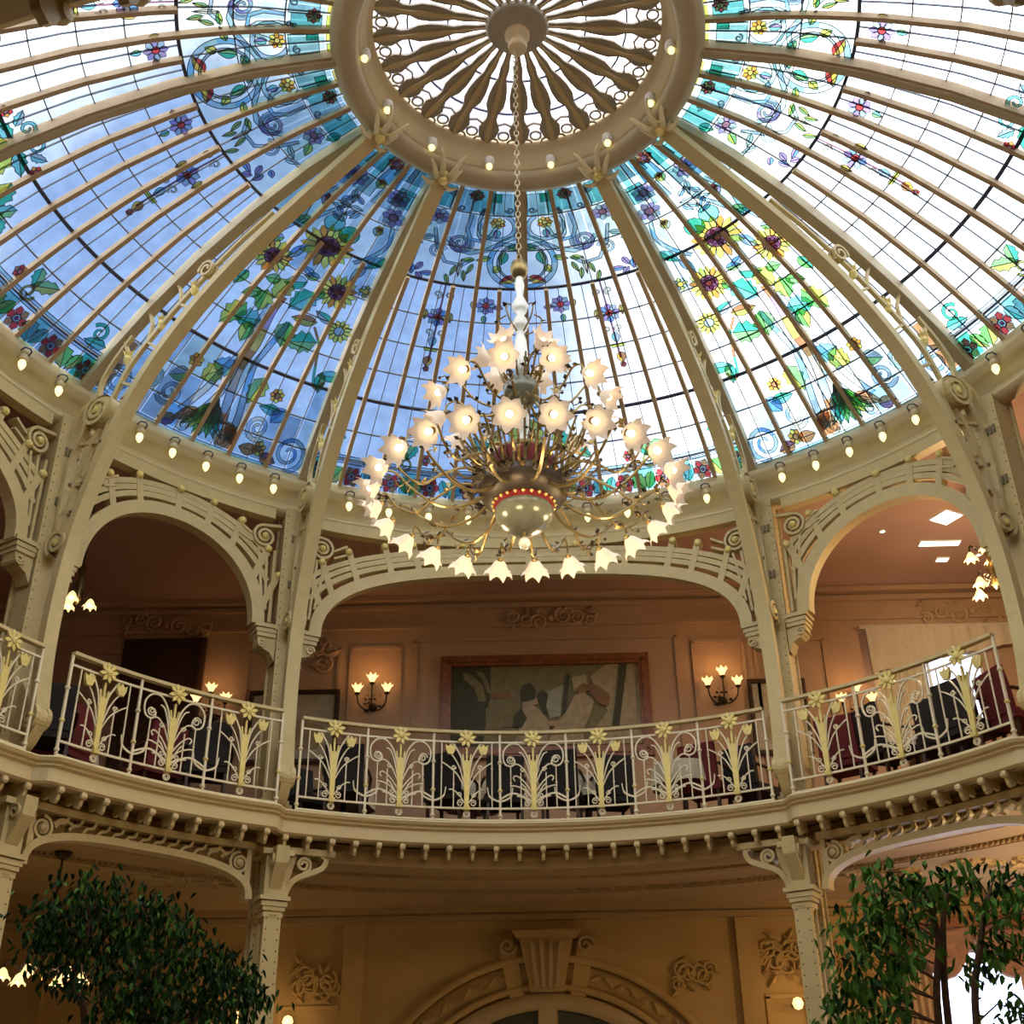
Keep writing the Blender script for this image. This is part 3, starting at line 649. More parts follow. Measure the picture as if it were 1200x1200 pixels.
RL={-30:'tall curved cream iron rib rising left of the chandelier',30:'tall curved cream iron rib rising right of the chandelier',-60:'curved cream iron rib in front of the leftmost tall column',60:'curved cream iron rib in front of the rightmost tall column, against white glass'}
rib0=None
for t in(-30,30,-60,60):
    if rib0 is None: rib0=make_rib(RL[t]); r_=rib0
    else: r_=dup(rib0,(0,0,0),0,RL[t])
    r_.location=Pp(6,t,9.6); r_.rotation_euler=(0,0,-rad(t))
def mid_rib(t,label):
    T=thing('slim_rib',label,'rib',Pp(6,t,9.86),-rad(t),'slim ribs down the middle of the wide panels'); O=(0,6,9.86)
    MB().sweep([(r,zd(r)-.06) for r in [6.0,5.75,5.5,5.25,5,4.65,4.3,3.9,3.5,3.1,2.7,2.25,1.8]],.13,.13,lambda r,z,o:(o,r,z),'bar_tan').build('chord',T,off=O)
    MB().sweep([(r,zd(r)-.14) for r in [6.0,5.75,5.5,5.25,5,4.65,4.3,3.9,3.5,3.1,2.7,2.25,1.8]],.03,.07,lambda r,z,o:(o,r,z),'rib_paint').build('bead',T,off=O)
mid_rib(0,'slim straight rib directly behind the chandelier chain'); mid_rib(-90,'slim rib reaching the left edge high up'); mid_rib(90,'slim rib reaching the right edge high up')
ORD=['first','second','third','fourth','fifth','sixth','seventh','eighth','ninth','tenth']
# ------------------------------------------------------------------ oculus ring and lantern
OR_=thing('oculus_ring','grey cream ring moulding round the bright lantern at the top of the dome','ring',(0,0,11.7))
O=(0,0,11.7)
MB().ring([(1.92,11.82),(1.90,11.66),(1.80,11.60),(1.66,11.62),(1.62,11.70),(1.66,11.78),(1.80,11.86)],0,360,72,'rib_paint').build('outer_moulding',OR_,True,off=O)
MB().ring([(1.66,11.70),(1.60,11.74),(1.60,11.80),(1.55,11.84),(1.55,11.93),(1.49,11.96),(1.49,12.10),(1.62,12.12),(1.72,11.9)],0,360,72,'cream_ring').build('inner_moulding',OR_,True,off=O)
for k in range(8):
    t=-89.9+25.68*k; p=Pp(1.57,t,11.80)
    T=thing('oculus_lamp','small yellow bulb on the oculus ring, %s of eight from the left along the arc'%ORD[k],'lamp',p,-rad(t),'small bulbs round the oculus ring')
    MB().lathe([(.0,.03),(.055,.02),(.065,-.05),(.05,-.09)],12,'white_paint').build('socket',T,True)
    MB().lathe([(.02,-.05),(.035,-.08),(.03,-.12),(0,-.14)],10,'lamp_yellow').build('bulb',T,True)
LT=thing('lantern','round skylight of radiating grey petals over white glass at the dome top','skylight',(0,0,12.1)); O=(0,0,12.1)
def FL(a,r,o): return (r*sin(a),r*cos(a),12.02+.16*(1-r/1.55)+o)
gm=None
for ring,(ra,rb) in enumerate(((.25,.72),(.72,1.14),(1.14,1.55))):
    mb=MB(); h=PI/24-.004; c=FL(0,(ra+rb)/2,.06)
    mb.add([tuple(FL(a,r,.06)[i]-c[i] for i in range(3)) for a,r in((-h,ra),(h,ra),(h,rb),(-h,rb))],[(0,1,2,3)],'g_lilac'); me=mb.mesh('pane')
    for k in range(24):
        a=2*PI*(k+.5)/24; p=FL(a,(ra+rb)/2,.06); put('pane',me,LT,(p[0],p[1],p[2]-12.1),-a)
SPK=[(.28,.06),(.42,.06),(.55,.10),(.66,.09),(.78,.16),(.9,.20),(1.02,.20),(1.12,.12),(1.2,.12),(1.32,.24),(1.42,.20),(1.5,.08)]
mb=MB(); mb.sweep([(r,0) for r,w in SPK],[w for r,w in SPK],.03,lambda r,u,o:(u,r,12.02+.16*(1-r/1.55)+o-12.1),'oculus_grey'); me=mb.mesh('petal_arm')
mb=MB(); mb.sweep([(r,0) for r,w in SPK],[w*.28 for r,w in SPK],.03,lambda r,u,o:(u,r,12.02+.16*(1-r/1.55)+o-12.1-.03),'cream_ring'); me2=mb.mesh('petal_rib')
for k in range(24):
    o=put('petal_arm',me,LT,(0,0,0),-2*PI*k/24); put('petal_rib',me2,o)
mb=MB()
for k in range(24):
    a=2*PI*(k+.5)/24; c=FL(a,1.40,-.01)
    for rr in(.06,):
        mb.sweep([(c[0]+rr*cos(q*PI/6),c[1]+rr*sin(q*PI/6)) for q in range(12)],.022,.02,lambda x,y,o:(x,y,c[2]+o),'oculus_grey',closed=True)
    for da in(-.075,.075):
        c2=FL(a+da,1.50,-.01); mb.sweep([(c2[0]+.06*cos(q*PI/5),c2[1]+.06*sin(q*PI/5)) for q in range(10)],.02,.02,lambda x,y,o:(x,y,c2[2]+o),'oculus_grey',closed=True)
    mb.sweep([FL(a-.12+i*.06,1.23+.07*abs(i-2)**1.3*.5,0)[:2] for i in range(5)],.02,.02,lambda x,y,o:(x,y,12.04+o),'oculus_grey')
mb.build('pierced_border',LT,off=O)
for r in(.72,1.14):
    mb=MB(); mb.sweep([(r*sin(2*PI*i/48),r*cos(2*PI*i/48)) for i in range(48)],.018,.02,lambda x,y,o:(x,y,12.05+.16*(1-r/1.55)+o),'lead',closed=True); mb.build('lead_ring',LT,off=O)
MB().lathe([(0,12.12),(.33,12.12),(.30,12.06),(.20,12.04),(.10,12.0),(0,12.0)],32,'oculus_grey').build('hub',LT,True,off=O)
MB().lathe([(.09,12.06),(.13,12.02),(.13,11.97),(.08,11.93),(.06,11.88),(.10,11.84),(.09,11.78),(0,11.76)],24,'cream_ring').build('hanging_boss',LT,True,off=O)
# cornice lamps
CL=[-23.7+5.27*k for k in range(10)]+[s*(33.8+4.55*k) for s in(-1,1) for k in range(6)]+[s*(63.4+5.4*k) for s in(-1,1) for k in range(3)]
m1=MB().lathe([(0,.05),(.03,.04),(.055,.0),(.05,-.04),(.035,-.05)],10,'cream_ring').mesh('socket',True)
mb=MB(); mb.tube([(-.06,.0,.06),(-.05,-.05,.09),(0,-.08,.09),(.05,-.05,.09),(.06,.0,.06)],.009,5,'lead'); mh=mb.mesh('hook')
m2=MB().lathe([(.03,-.04),(.045,-.08),(.038,-.12),(.015,-.16),(0,-.17)],10,'lamp_yellow').mesh('bulb',True)
CLM=[]
CL.sort()
for t in CL:
    bay=[x for x in CL if (x<-60)==(t<-60) and (x<-30)==(t<-30) and (x<30)==(t<30) and (x<60)==(t<60)]
    bn='at the left edge' if t<-60 else 'above the left round arch' if t<-30 else 'above the wide middle arch' if t<30 else 'above the right round arch' if t<60 else 'at the right edge'
    T=thing('cornice_lamp','yellow pear bulb on the dome cornice %s, %s from the left'%(bn,ORD[bay.index(t)]),'lamp',Pp(5.90,t,9.62),-rad(t),'pear bulbs along the dome cornice')
    put('socket',m1,T); put('bulb',m2,T); put('hook',mh,T)
# ------------------------------------------------------------------ columns
def rivets(mb,pts,ax,r=.011):
    A=Vector(ax)
    for p in pts: mb.lathe([(0,.009),(r,0)],5,'rivet',p,ax=A)
def shaft(T,name,y0,y1,hx,z0,z1,O,m='cream_iron'):
    "riveted box shaft, local y from y0..y1, half width hx"
    mb=MB(); d=.02
    mb.box((0,(y0+y1)/2,(z0+z1)/2),(2*hx-.06,y1-y0-.03,z1-z0),m)
    for y in(y0,y1): mb.box((0,y,(z0+z1)/2),(2*hx,d,z1-z0),m)
    mb.build(name,T,off=O)
    mb=MB(); n=int((z1-z0)/.11)
    for i in range(n):
        z=z0+.06+i*.11
        for x in(-hx+.03,hx-.03): mb.lathe([(0,-.008),(.011,0)],5,'rivet',(x,y0-.010,z),ax=(0,1,0))
        for y in(y0+.05,y1-.05):
            for sx in(-1,1): mb.lathe([(0,.008),(.011,0)],5,'rivet',(sx*(hx-.029),y,z),ax=(sx,0,0))
    tag(mb.build('rivets',T,off=O),kind='stuff')
def make_upper(label):
    O=(0,6.15,5.33); T=thing('iron_column',label,'column',O,0,'upper columns of the gallery')
    shaft(T,'shaft',5.97,6.30,.14,5.33,7.62,O); shaft(T,'upper_shaft',5.97,6.27,.17,7.62,9.34,O)
    b=MB(); b.box((0,6.13,5.40),(.40,.44,.14)); b.box((0,6.13,5.49),(.34,.40,.06)); b.build('base_block',T,off=O)
    F=lambda u,z,o:(u,6.12+o,z)
    for sx in(-1,1):
        mb=MB()
        mb.box((sx*.27,6.12,7.66),(.30,.30,.05)); mb.box((sx*.27,6.12,7.60),(.26,.27,.05)); mb.box((sx*.265,6.12,7.545),(.24,.25,.05)); 
        mb.prism([(sx*.13,7.52),(sx*.37,7.52),(sx*.36,7.44),(sx*.30,7.37),(sx*.20,7.33),(sx*.14,7.22)],F,.20,'cream_iron')
        mb.sweep(spiral(sx*.31,7.44,.06,.015,0,1.4,16,sx),.02,.24,F)
        mb.build('capital',T,off=O)
        mb=MB(); 
        for z in(8.9,8.25): mb.box((sx*.05,5.955,z),(.03,.03,.10),'rivet'); mb.box((sx*.05+.05,5.955,z),(.03,.03,.10),'rivet')
        mb.build('bolt_plate',T,off=O)
    return T
UC={-30:'tall riveted cream column left of the framed painting, upper gallery',30:'tall riveted cream column right of the framed painting, upper gallery',-60:'broad riveted cream column at the left edge, upper gallery',60:'broad riveted cream column at the right edge, upper gallery'}
c0=None
for t in UC:
    if c0 is None: c0=make_upper(UC[t]); c=c0
    else: c=dup(c0,(0,0,0),0,UC[t])
    c.location=Pp(6.15,t,5.33); c.rotation_euler=(0,0,-rad(t))
def make_lower(label):
    O=(0,5.95,0); T=thing('lower_column',label,'column',O,0,'paired columns below the gallery')
    shaft(T,'shaft',5.68,5.86,.095,.25,4.36,O); shaft(T,'rear_shaft',6.08,6.26,.095,.25,4.9,O)
    b=MB(); b.box((0,5.97,.12),(.36,.76,.24)); b.box((0,5.97,.27),(.30,.70,.06)); b.build('base_block',T,off=O)
    mb=MB(); mb.box((0,5.77,4.37),(.34,.30,.045)); mb.box((0,5.77,4.31),(.29,.26,.05)); mb.box((0,5.77,4.26),(.25,.24,.04)); mb.box((0,5.77,4.20),(.22,.21,.05))
    mb.lathe([(.0,-.12),(.06,-.10),(.09,-.03),(.12,.02)],10,'cream_iron',(0,5.77,4.18)); mb.build('capital',T,off=O)
    mb=MB(); mb.box((0,5.77,4.62),(.24,.20,.50)); mb.box((0,5.77,4.86),(.36,.30,.06)); mb.prism([(5.68,4.45),(5.50,4.72),(5.48,4.9),(5.72,4.9)],lambda y,z,o:(o,y,z),.14,'cream_iron')
    for sx in(-1,1): mb.sweep(spiral(5.60,4.76,.08,.02,0,1.5,18,1),.025,.03,lambda y,z,o:(o,y,z),off=sx*.08)
    mb.build('bracket_block',T,off=O)
    return T
LC={-30:'pair of riveted columns below the gallery, left of the wall arch',30:'pair of riveted columns below the gallery, right of the wall arch',-60:'pair of riveted columns below the gallery at the left edge',60:'pair of riveted columns below the gallery at the right edge behind the ficus'}
c0=None
for t in LC:
    if c0 is None: c0=make_lower(LC[t]); c=c0
    else: c=dup(c0,(0,0,0),0,LC[t])
    c.location=Pp(5.95,t,0); c.rotation_euler=(0,0,-rad(t))
# ------------------------------------------------------------------ openwork arches (upper) and brackets (lower)
def cylF(R,tc): return lambda u,z,o: Pp(R-o,tc+math.degrees(u/R),z)
def arch(name,label,tc,half,R,z0,h,ztop,p,thick=.16,band=.16,n=40,gap2=.20,struts=9,scrolls=True):
    L=Pp(R,tc,z0); T=thing(name,label,'arch',L,0); F=cylF(R,tc); a=half/57.3*R
    def cv(da,dz):
        out=[]
        for i in range(n+1):
            ph=PI*i/n; c,s_=cos(ph),sin(ph)
            x=-(a-0+da)*math.copysign(abs(c)**(2/p),c); z=z0+(h+dz)*abs(s_)**(2/p); out.append((x,z))
        return out
    MB().sweep(cv(-band/2+.0,0-band/2+.0),band,thick,F,'cream_iron').build('arch_band',T,off=L)
    lim=a+.02
    zc=ztop-.07
    MB().sweep([(-lim+2*lim*i/24,zc) for i in range(25)],.15,thick*.9,F,'cream_iron').build('top_rail',T,off=L)
    def clip(c): return [q for q in c if abs(q[0])<=lim+.05 and q[1]<zc+.02]
    for dd in (gap2*.72,gap2*1.32,gap2*1.9):
        c=cv(dd,dd*.62); seg=[]; 
        for q in c+[(9,9)]:
            if abs(q[0])<=lim and q[1]<zc-.0: seg.append(q)
            else:
                if len(seg)>3: MB().sweep(seg,.07,thick*.6,F,'cream_iron').build('tracery_band',T,off=L)
                seg=[]
    base_=cv(0,0)
    for k in range(struts):
        f=(k+.5)/struts; i=int(f*n); x,z=base_[i]
        if abs(x)>a*.985: continue
        out=(x*1.0+(.18 if x>0 else -.18)*(abs(x)/a), min(zc,z+.30*(1+.5*abs(x)/a)))
        MB().sweep([(x,z-.02),out],.085,thick*.7,F,'cream_iron').build('strut',T,off=L)
        if k%1==0 and z<zc-.12:
            q=Vector(F(out[0],min(zc-.03,out[1]-.03),thick*.47)); ax=Vector((-q.x,-q.y,0)).normalized()
            g=MB(); g.lathe([(0,.025),(.03,.02),(.05,.0),(.052,-.01)],8,'gold',q,ax=ax); g.build('gold_boss',T,off=L)
    if scrolls:
        for sx in(-1,1):
            cx,cz=sx*(a-.10),zc-.36
            m_=MB(); m_.sweep(spiral(cx,cz,.16,.03,rad(90 if sx>0 else 90),2.0,30,sx),.035,thick,F,'cream_iron'); m_.build('scroll',T,off=L)
            q=Vector(F(cx,cz,thick*.5)); g=MB(); g.lathe([(0,.05),(.04,.03),(.05,0)],8,'gold',q,ax=Vector((-q.x,-q.y,0))); g.build('gold_boss',T,off=L)
            m_=MB()
            for du in(-.02,.05,.12):
                m_.sweep([(sx*(a+.05-du*.9),z0+.1+du*2.2),(sx*(a+.03-du*1.6),cz-.16)],.035,thick*.7,F,'cream_iron')
            for dv in(.0,.08): m_.sweep([(cx-sx*.17,cz-.10+dv*.3+dv),(cx-sx*.34,cz-.02+dv*1.6)],.03,thick*.8,F,'cream_iron')
            m_.sweep([(cx-sx*.02,cz+.16),(cx+sx*.22,cz+.20)],.04,thick*.8,F,'cream_iron')
            tag(m_.build('spandrel_bars',T,off=L),kind='stuff')
    return T
arch('gallery_arch','wide cream openwork arch over the framed painting',0,27.4,6.10,7.66,1.26,9.32,2.35,struts=15)
arch('gallery_arch','narrow round cream openwork arch left of the chandelier',-45,12.1,6.10,7.68,1.22,9.32,2.05,struts=9)
arch('gallery_arch','narrow round cream openwork arch right of the chandelier, pink ceiling behind',45,12.1,6.10,7.68,1.22,9.32,2.05,struts=9)
arch('gallery_arch','cream openwork arch cut by the left edge',-90,27.4,6.10,7.66,1.26,9.32,2.35,struts=15)
def low_arch(tc,half,label):
    R=5.86; L=Pp(R,tc,4.4); T=thing('lower_arch',label,'arch',L); F=cylF(R,tc); a=half/57.3*R; z0,h=4.36,.42; n=36
    def cv(d):
        return [(-(a+d)*math.copysign(abs(cos(PI*i/n))**(2/2.7),cos(PI*i/n)),z0+(h+d)*sin(PI*i/n)**(2/2.7)) for i in range(n+1)]
    MB().sweep(cv(-.03),.075,.16,F).build('arch_band',T,off=L)
    MB().sweep([(-a+2*a*i/20,4.93) for i in range(21)],.07,.18,F).build('top_rail',T,off=L)
    for k in range(-6,7):
        x=k*a/8.2; MB().sweep(cr([(x-.02,4.77),(x+.02,4.82),(x+.09,4.84),(x+.12,4.91)],3),.03,.10,F).build('slat',T,off=L)
    for sx in(-1,1):
        mb=MB(); mb.sweep(spiral(sx*(a-.17),4.73,.12,.02,rad(90),2,26,sx),.03,.16,F); mb.prism([(sx*(a-.03),4.36),(sx*(a-.03),4.9),(sx*(a-.08),4.9),(sx*(a-.10),4.6),(sx*(a-.07),4.4)],F,.13,'cream_iron')
        mb.sweep(cr([(sx*(a-.31),4.80),(sx*(a-.40),4.86),(sx*(a-.52),4.83)],4),.03,.1,F)
        q=F(sx*(a-.17),4.73,.08); mb.lathe([(0,.05),(.04,.03),(.05,0)],8,'cream_iron',q,ax=Vector((-q[0],-q[1],0))); mb.build('corner_scroll',T,off=L)
low_arch(-45,12.8,'low cream openwork arch above the dark ficus, below the gallery')
low_arch(45,12.8,'low cream openwork arch above the bright ficus, below the gallery')
def stub(t0,sg,label):
    R=5.86; L=Pp(R,t0,4.4); T=thing('corbel_bracket',label,'bracket',L); F=cylF(R,t0)
    mb=MB(); mb.sweep(cr([(0,4.36),(sg*.03,4.50),(sg*.12,4.62),(sg*.30,4.70),(sg*.42,4.76),(sg*.46,4.86),(sg*.40,4.90)],5),.06,.20,F); mb.build('bracket_curve',T,off=L)
    mb=MB(); mb.sweep([(sg*-.02,4.92),(sg*.56,4.92)],.07,.22,F); mb.build('top_rail',T,off=L)
    mb=MB(); mb.sweep(spiral(sg*.20,4.78,.09,.02,rad(-90),1.8,24,sg),.03,.20,F); mb.prism([(0,4.4),(sg*.06,4.6),(sg*.13,4.88),(0,4.88)],F,.10,'cream_iron'); mb.build('scroll',T,off=L)
stub(-28.6,1,'scrolled corbel on the left paired column, facing the wall arch'); stub(28.6,-1,'scrolled corbel on the right paired column, facing the wall arch')
# ------------------------------------------------------------------ gallery edge: fascia, beading, modillions
BK=thing('gallery_fascia','continuous curved cream fascia of the gallery with its row of small brackets','balcony',(0,0,5.0)); O=(0,0,5.0)
def vring(mb,prof,Rf,n,m):
    k=len(prof); vs=[];fs=[]
    for i in range(n):
        t=360*i/n
        for r,z in prof: vs.append(Pp(Rf(t)+r,t,z))
    for i in range(n):
        j=(i+1)%n
        for q in range(k): fs.append((i*k+q,i*k+(q+1)%k,j*k+(q+1)%k,j*k+q))
    return mb.add(vs,fs,m)
vring(MB(),[(0.15,5.31),(-.06,5.31),(-.08,5.29),(-.06,5.26),(-.02,5.25),(-.02,5.235),(-.04,5.22),(0,5.20),(0,5.07),(.03,5.05),(.15,5.05)],Rbal,720,'cream_fascia').build('fascia',BK,off=O)
mb=MB(); F=lambda y,z,o:(o,-y,z)
mb.prism([(0,.0),(-.02,.02),(-.015,.06),(.03,.075),(.24,.075),(.27,.0),(.24,-.03),(.15,-.01),(.10,-.075),(.05,-.09),(.02,-.06)],lambda y,z,o:(o,y,z),.036,'cream_iron')
mb.lathe([(0,-.034),(.03,-.03),(.04,0),(.03,.03),(0,.034)],10,'cream_fascia',(0,-.005,.03),ax=(1,0,0))
me=mb.mesh('modillion')
for k in range(130):
    t=-180+2.77*k+.9
    if 76<abs(t)<148 or abs(t)<0: continue
    p=Pp(Rbal(t)+.03,t,4.985); put('modillion',me,BK,(p[0],p[1],p[2]-5.0),-rad(t))
# ------------------------------------------------------------------ railings
HR=1.07
def rail_meshes(R,U):
    "meshes of one railing unit, local: x tangential, y = r-R, z up from the rail foot"
    D={}; u=U/2; h=lambda x:-(x*x)/(2*R)
    F=lambda x,z,o:(x,h(x)-o,z)
    for kk,z in(('cross_rail0',.01),('cross_rail1',.15),('cross_rail2',.95)): D[kk]=MB().sweep([(-u+U*i/6,z) for i in range(7)],.022,.022,F,'rail_white')
    mb=MB(); mb.sweep([(-u+U*i/6,HR) for i in range(7)],.035,.075,F,'cream_iron'); D['handrail']=mb
    mb=MB(); mb.box((-u,h(u),HR/2-.03),(.026,.026,HR+.02),'rail_white')
    for z in(.36,.70,.06): mb.lathe([(0,-.03),(.026,-.012),(.03,0),(.026,.012),(0,.03)],8,'gold' if z==.36 else 'rail_white',(-u,h(u),z))
    D['post']=mb
    def circ(mb,x,z,r,w=.014): mb.sweep([(x+r*cos(q*PI/6),z+r*sin(q*PI/6)) for q in range(12)],w,.015,F,'rail_white',closed=True)
    for kind in 'NW':
        L=[]
        mb=MB(); mb.sweep([(0,.14),(0,.25),(0,.45),(0,.62),(0,.72)],[.04,.055,.065,.085,.06],.035,F,'gold'); mb.box((0,-.02,.15),(.07,.05,.05),'gold')
        for sx in(-1,1): mb.sweep(cr([(sx*.015,.6),(sx*.035,.7),(sx*.05,.8)],3),.018,.03,F,'gold')
        mb.sweep([(0,.7),(0,.88)],.022,.03,F,'gold'); L.append(('gold_stalk',mb))
        mb=MB()
        for q in range(8):
            a=q*PI/4+.2; mb.prism([(.035*cos(a-.35),.985+.035*sin(a-.35)),(.08*cos(a-.28),.985+.08*sin(a-.28)),(.115*cos(a),.985+.115*sin(a)),(.08*cos(a+.28),.985+.08*sin(a+.28)),(.035*cos(a+.35),.985+.035*sin(a+.35))],F,.02,'gold',off=.035+.006*(q%2))
        mb.lathe([(0,.035),(.03,.028),(.045,.01),(.045,-.01)],10,'gold',(0,-.035,.985),ax=(0,-1,0)); L.append(('sunflower_head',mb))
        mb=MB(); circ(mb,0,.08,.035); circ(mb,0,.08,.018,.01)
        for sx in(-1,1):
            mb.sweep(spiral(sx*.075,.21,.045,.01,rad(0 if sx<0 else 180),1.5,14,-sx),.012,.015,F,'rail_white')
            mb.sweep(spiral(sx*.085,.31,.03,.008,rad(180),1.2,10,sx),.011,.015,F,'rail_white')
        L.append(('foot_curls',mb))
        stems=[];bal=[]
        for sx in(-1,1):
            S=lambda pts,w=.014:stems.append((cr([(sx*a,b) for a,b in pts],4),w))
            if kind=='N':
                S([(.03,.55),(.06,.74),(.13,.88),(.17,.93)],.018); S([(.03,.45),(.08,.62),(.14,.74),(.19,.80)]); S([(.03,.40),(.11,.55),(.22,.65),(.30,.70)]); S([(.03,.22),(.10,.32),(.17,.37),(.21,.37)])
                mb=MB(); c=(sx*.195,.855)
                mb.prism([(c[0]-.03,c[1]-.06),(c[0]-.055,c[1]+.0),(c[0]-.06,c[1]+.06),(c[0]-.025,c[1]+.035),(c[0],c[1]+.075),(c[0]+.025,c[1]+.035),(c[0]+.06,c[1]+.06),(c[0]+.055,c[1]),(c[0]+.03,c[1]-.06)],F,.04,'gold'); L.append(('tulip_head',mb))
                bal+=[(sx*.155,.15,.62),(sx*.30,.15,.95)]
                stems.append((spiral(sx*.155,.64,.03,.008,0,1.3,10,sx),.012))
            else:
                S([(.03,.60),(.08,.80),(.17,.92),(.27,.93),(.345,.86),(.36,.76),(.33,.68),(.26,.66),(.22,.70),(.24,.76),(.28,.76)],.018)
                S([(.03,.45),(.10,.60),(.18,.68),(.26,.67)]); S([(.03,.50),(.07,.68),(.12,.80),(.17,.83)]); S([(.03,.30),(.12,.38),(.22,.42),(.28,.42)]); S([(.03,.24),(.14,.30),(.26,.33),(u,.26)],.02); S([(.05,.20),(.12,.28),(.2,.30)]); S([(.03,.36),(.12,.48),(.20,.54),(.24,.52),(.22,.48)]); S([(.03,.27),(.10,.40),(.15,.45)])
                bal+=[(sx*.15,.15,.58),(sx*.27,.15,.66)]
                stems.append((spiral(sx*.13,.62,.03,.008,0,1.3,10,sx),.012)); stems.append((spiral(sx*.27,.74,.055,.012,0,1.6,16,sx),.013))
        mb=MB()
        for p,w in stems: mb.sweep(p,w,.016,F,'rail_white')
        L.append(('curved_stems',mb))
        for x,a,b in bal:
            mb=MB(); mb.box((x,h(x),(a+b)/2),(.013,.013,b-a),'rail_white'); mb.lathe([(0,-.02),(.016,0),(0,.02)],6,'rail_white',(x,h(x),a+(b-a)*.6)); L.append(('baluster',mb))
        D[kind]=[(n,m.mesh(n)) for n,m in L]
    # crescent straddling a post between a W unit and its neighbour
    mb=MB(); mb.sweep(cr([(-.15,.40),(-.13,.30),(-.06,.25),(0,.235),(.06,.25),(.13,.30),(.15,.40)],4),[.012]*4+[.02]*17+[.012]*4,.016,F,'rail_white'); D['crescent']=mb.mesh('crescent')
    for k in('cross_rail0','cross_rail1','cross_rail2','handrail','post'): D[k]=D[k].mesh(k.rstrip('012'))
    return D
def railing(tc,half,n,R,label,first='N',units=None):
    U=2*half/n/57.3*R; D=rail_meshes(R,U); L=Pp(R,tc,ZG); T=thing('gallery_railing',label,'railing',L,0,'wrought railings along the gallery')
    def pl(nm,me,t):
        p=Pp(R,t,ZG); return put(nm,me,T,(p[0]-L[0],p[1]-L[1],0),-rad(t))
    step=2*half/n
    for i in (units or range(n)):
        t=tc-half+step*(i+.5); k='N' if i%2==0 else 'W'
        for nm in('cross_rail0','cross_rail1','cross_rail2','handrail','post'): pl(nm.rstrip('012'),D[nm],t)
        for nm,me in D[k]:
            o=pl(nm,me,t)
            if nm in('curved_stems','foot_curls','sunflower_head'): o['kind']='stuff'
        if i>0: 
            pl('crescent',D['crescent'],t-step/2)
    pl('post',D['post'],tc+half+step/2)
    return T
railing(0,28.6,7,5.57,'long white and gold wrought railing in front of the framed painting')
railing(-45,13.5,3,5.45,'short white and gold wrought railing of the left projecting bay')
railing(45,13.5,3,5.45,'short white and gold wrought railing of the right projecting bay')
railing(-90,28.6,7,5.57,'white and gold wrought railing cut by the left edge',units=[4,5,6])
# ------------------------------------------------------------------ chandelier
CH=thing('chandelier','large gilt flower chandelier with rings of glowing frosted glass blooms','chandelier',(-.03,0,6.0)); CO=(0,0,6.0)
def flower_shade(L=.15,R=.122,n=7,glowm='shade_glow'):
    "frosted bloom, axis +z is the opening direction, stem at origin"
    mb=MB(); prof=[(.018,0),(.045,.03),(.062,.07),(.078,.105)]; m=28
    vs=[];fs=[]
    for i in range(m):
        a=2*PI*i/m; 
        for r,z in prof: vs.append((r*cos(a)*R/.105,r*sin(a)*R/.105,z*L/.15))
        ph=(i%4)/4; tip=abs(ph-.5)*2  # tip at i%4==0
        rr=R*(.82+.32*tip); zz=L*(.78+.30*tip) if tip>.9 else L*(.80+.08*tip); vs.append((rr*cos(a),rr*sin(a),zz))
    k=len(prof)+1
    for i in range(m):
        j=(i+1)%m
        for q in range(k-1): fs.append((i*k+q,j*k+q,j*k+q+1,i*k+q+1))
    mb.add(vs,fs,glowm); return mb
SHM=flower_shade().mesh('shade',True)
mb=MB(); mb.lathe([(0,.02),(.022,.04),(.03,.075),(.02,.10),(0,.11)],10,'bulb_glow'); BUM=mb.mesh('bulb',True)
mb=MB(); mb.lathe([(.0,-.03),(.022,-.025),(.03,0),(.02,.02)],8,'old_gold'); CUM=mb.mesh('cup',True)
def leafy(mb,p,s,a,m='dark_bronze'):
    p=Vector(p); c=Vector((cos(a),sin(a),.3)); d=Vector((-sin(a),cos(a),.4))
    mb.add([p,p+c*s*.5+d*s*.3,p+c*s,p+c*s*.5-d*s*.3,p+c*s*.5+Vector((0,0,.012))],[(0,1,4),(1,2,4),(2,3,4),(3,0,4)],m)
def arm_mesh(path,r,seed,nl=7):
    q=random.Random(seed); mb=MB(); P=cr(path,5); mb.tube(P,[r*(1.25-.5*i/len(P)) for i in range(len(P))],6,'old_gold')
    for k in range(nl):
        p=P[int(len(P)*(.25+.7*q.random()))]; leafy(mb,p,.05+.03*q.random(),q.random()*6.28,'dark_bronze' if q.random()<.6 else 'old_gold')
    for k in range(2):
        p=P[int(len(P)*(.3+.5*q.random()))]; s=q.choice((-1,1)); c=[(p[0]+.0,p[1]+.04*s*sin(t*.9),p[2]+s*.05*(1-cos(t*.9))*1.0+.0) for t in range(5)]
        mb.tube([(p[0]+.02*t,p[1]+q.uniform(-.02,.02),p[2]+s*.045*sin(t*.8)) for t in range(5)],.006,5,'old_gold')
        mb.lathe([(0,-.02),(.018,0),(0,.02)],6,'dark_bronze',(p[0]+.08,p[1],p[2]+s*.02))
    return mb.mesh('arm')
from mathutils import Euler
def chand_arm(me,t,tip,axis):
    "arm at azimuth t; tip (r,z) ; axis (outward, up) direction the bloom opens to"
    a=put('arm',me,CH,(0,0,0),-rad(t)+PI/2)
    d=Vector((axis[0],0,axis[1])).normalized(); q=d.to_track_quat('Z','Y')
    for nm,m in(('shade',SHM),('bulb',BUM),('cup',CUM)):
        o=put(nm,m,a,(tip[0],0,tip[1])); o.rotation_mode='QUATERNION'; o.rotation_quaternion=q
ZT=6.0
low=[arm_mesh([(.28,0,.48),(.45,0,.36),(.68,0,.33),(.90,0,.46),(1.04,0,.60),(1.14,0,.60),(1.17,0,.50)],.012,i,8) for i in range(3)]
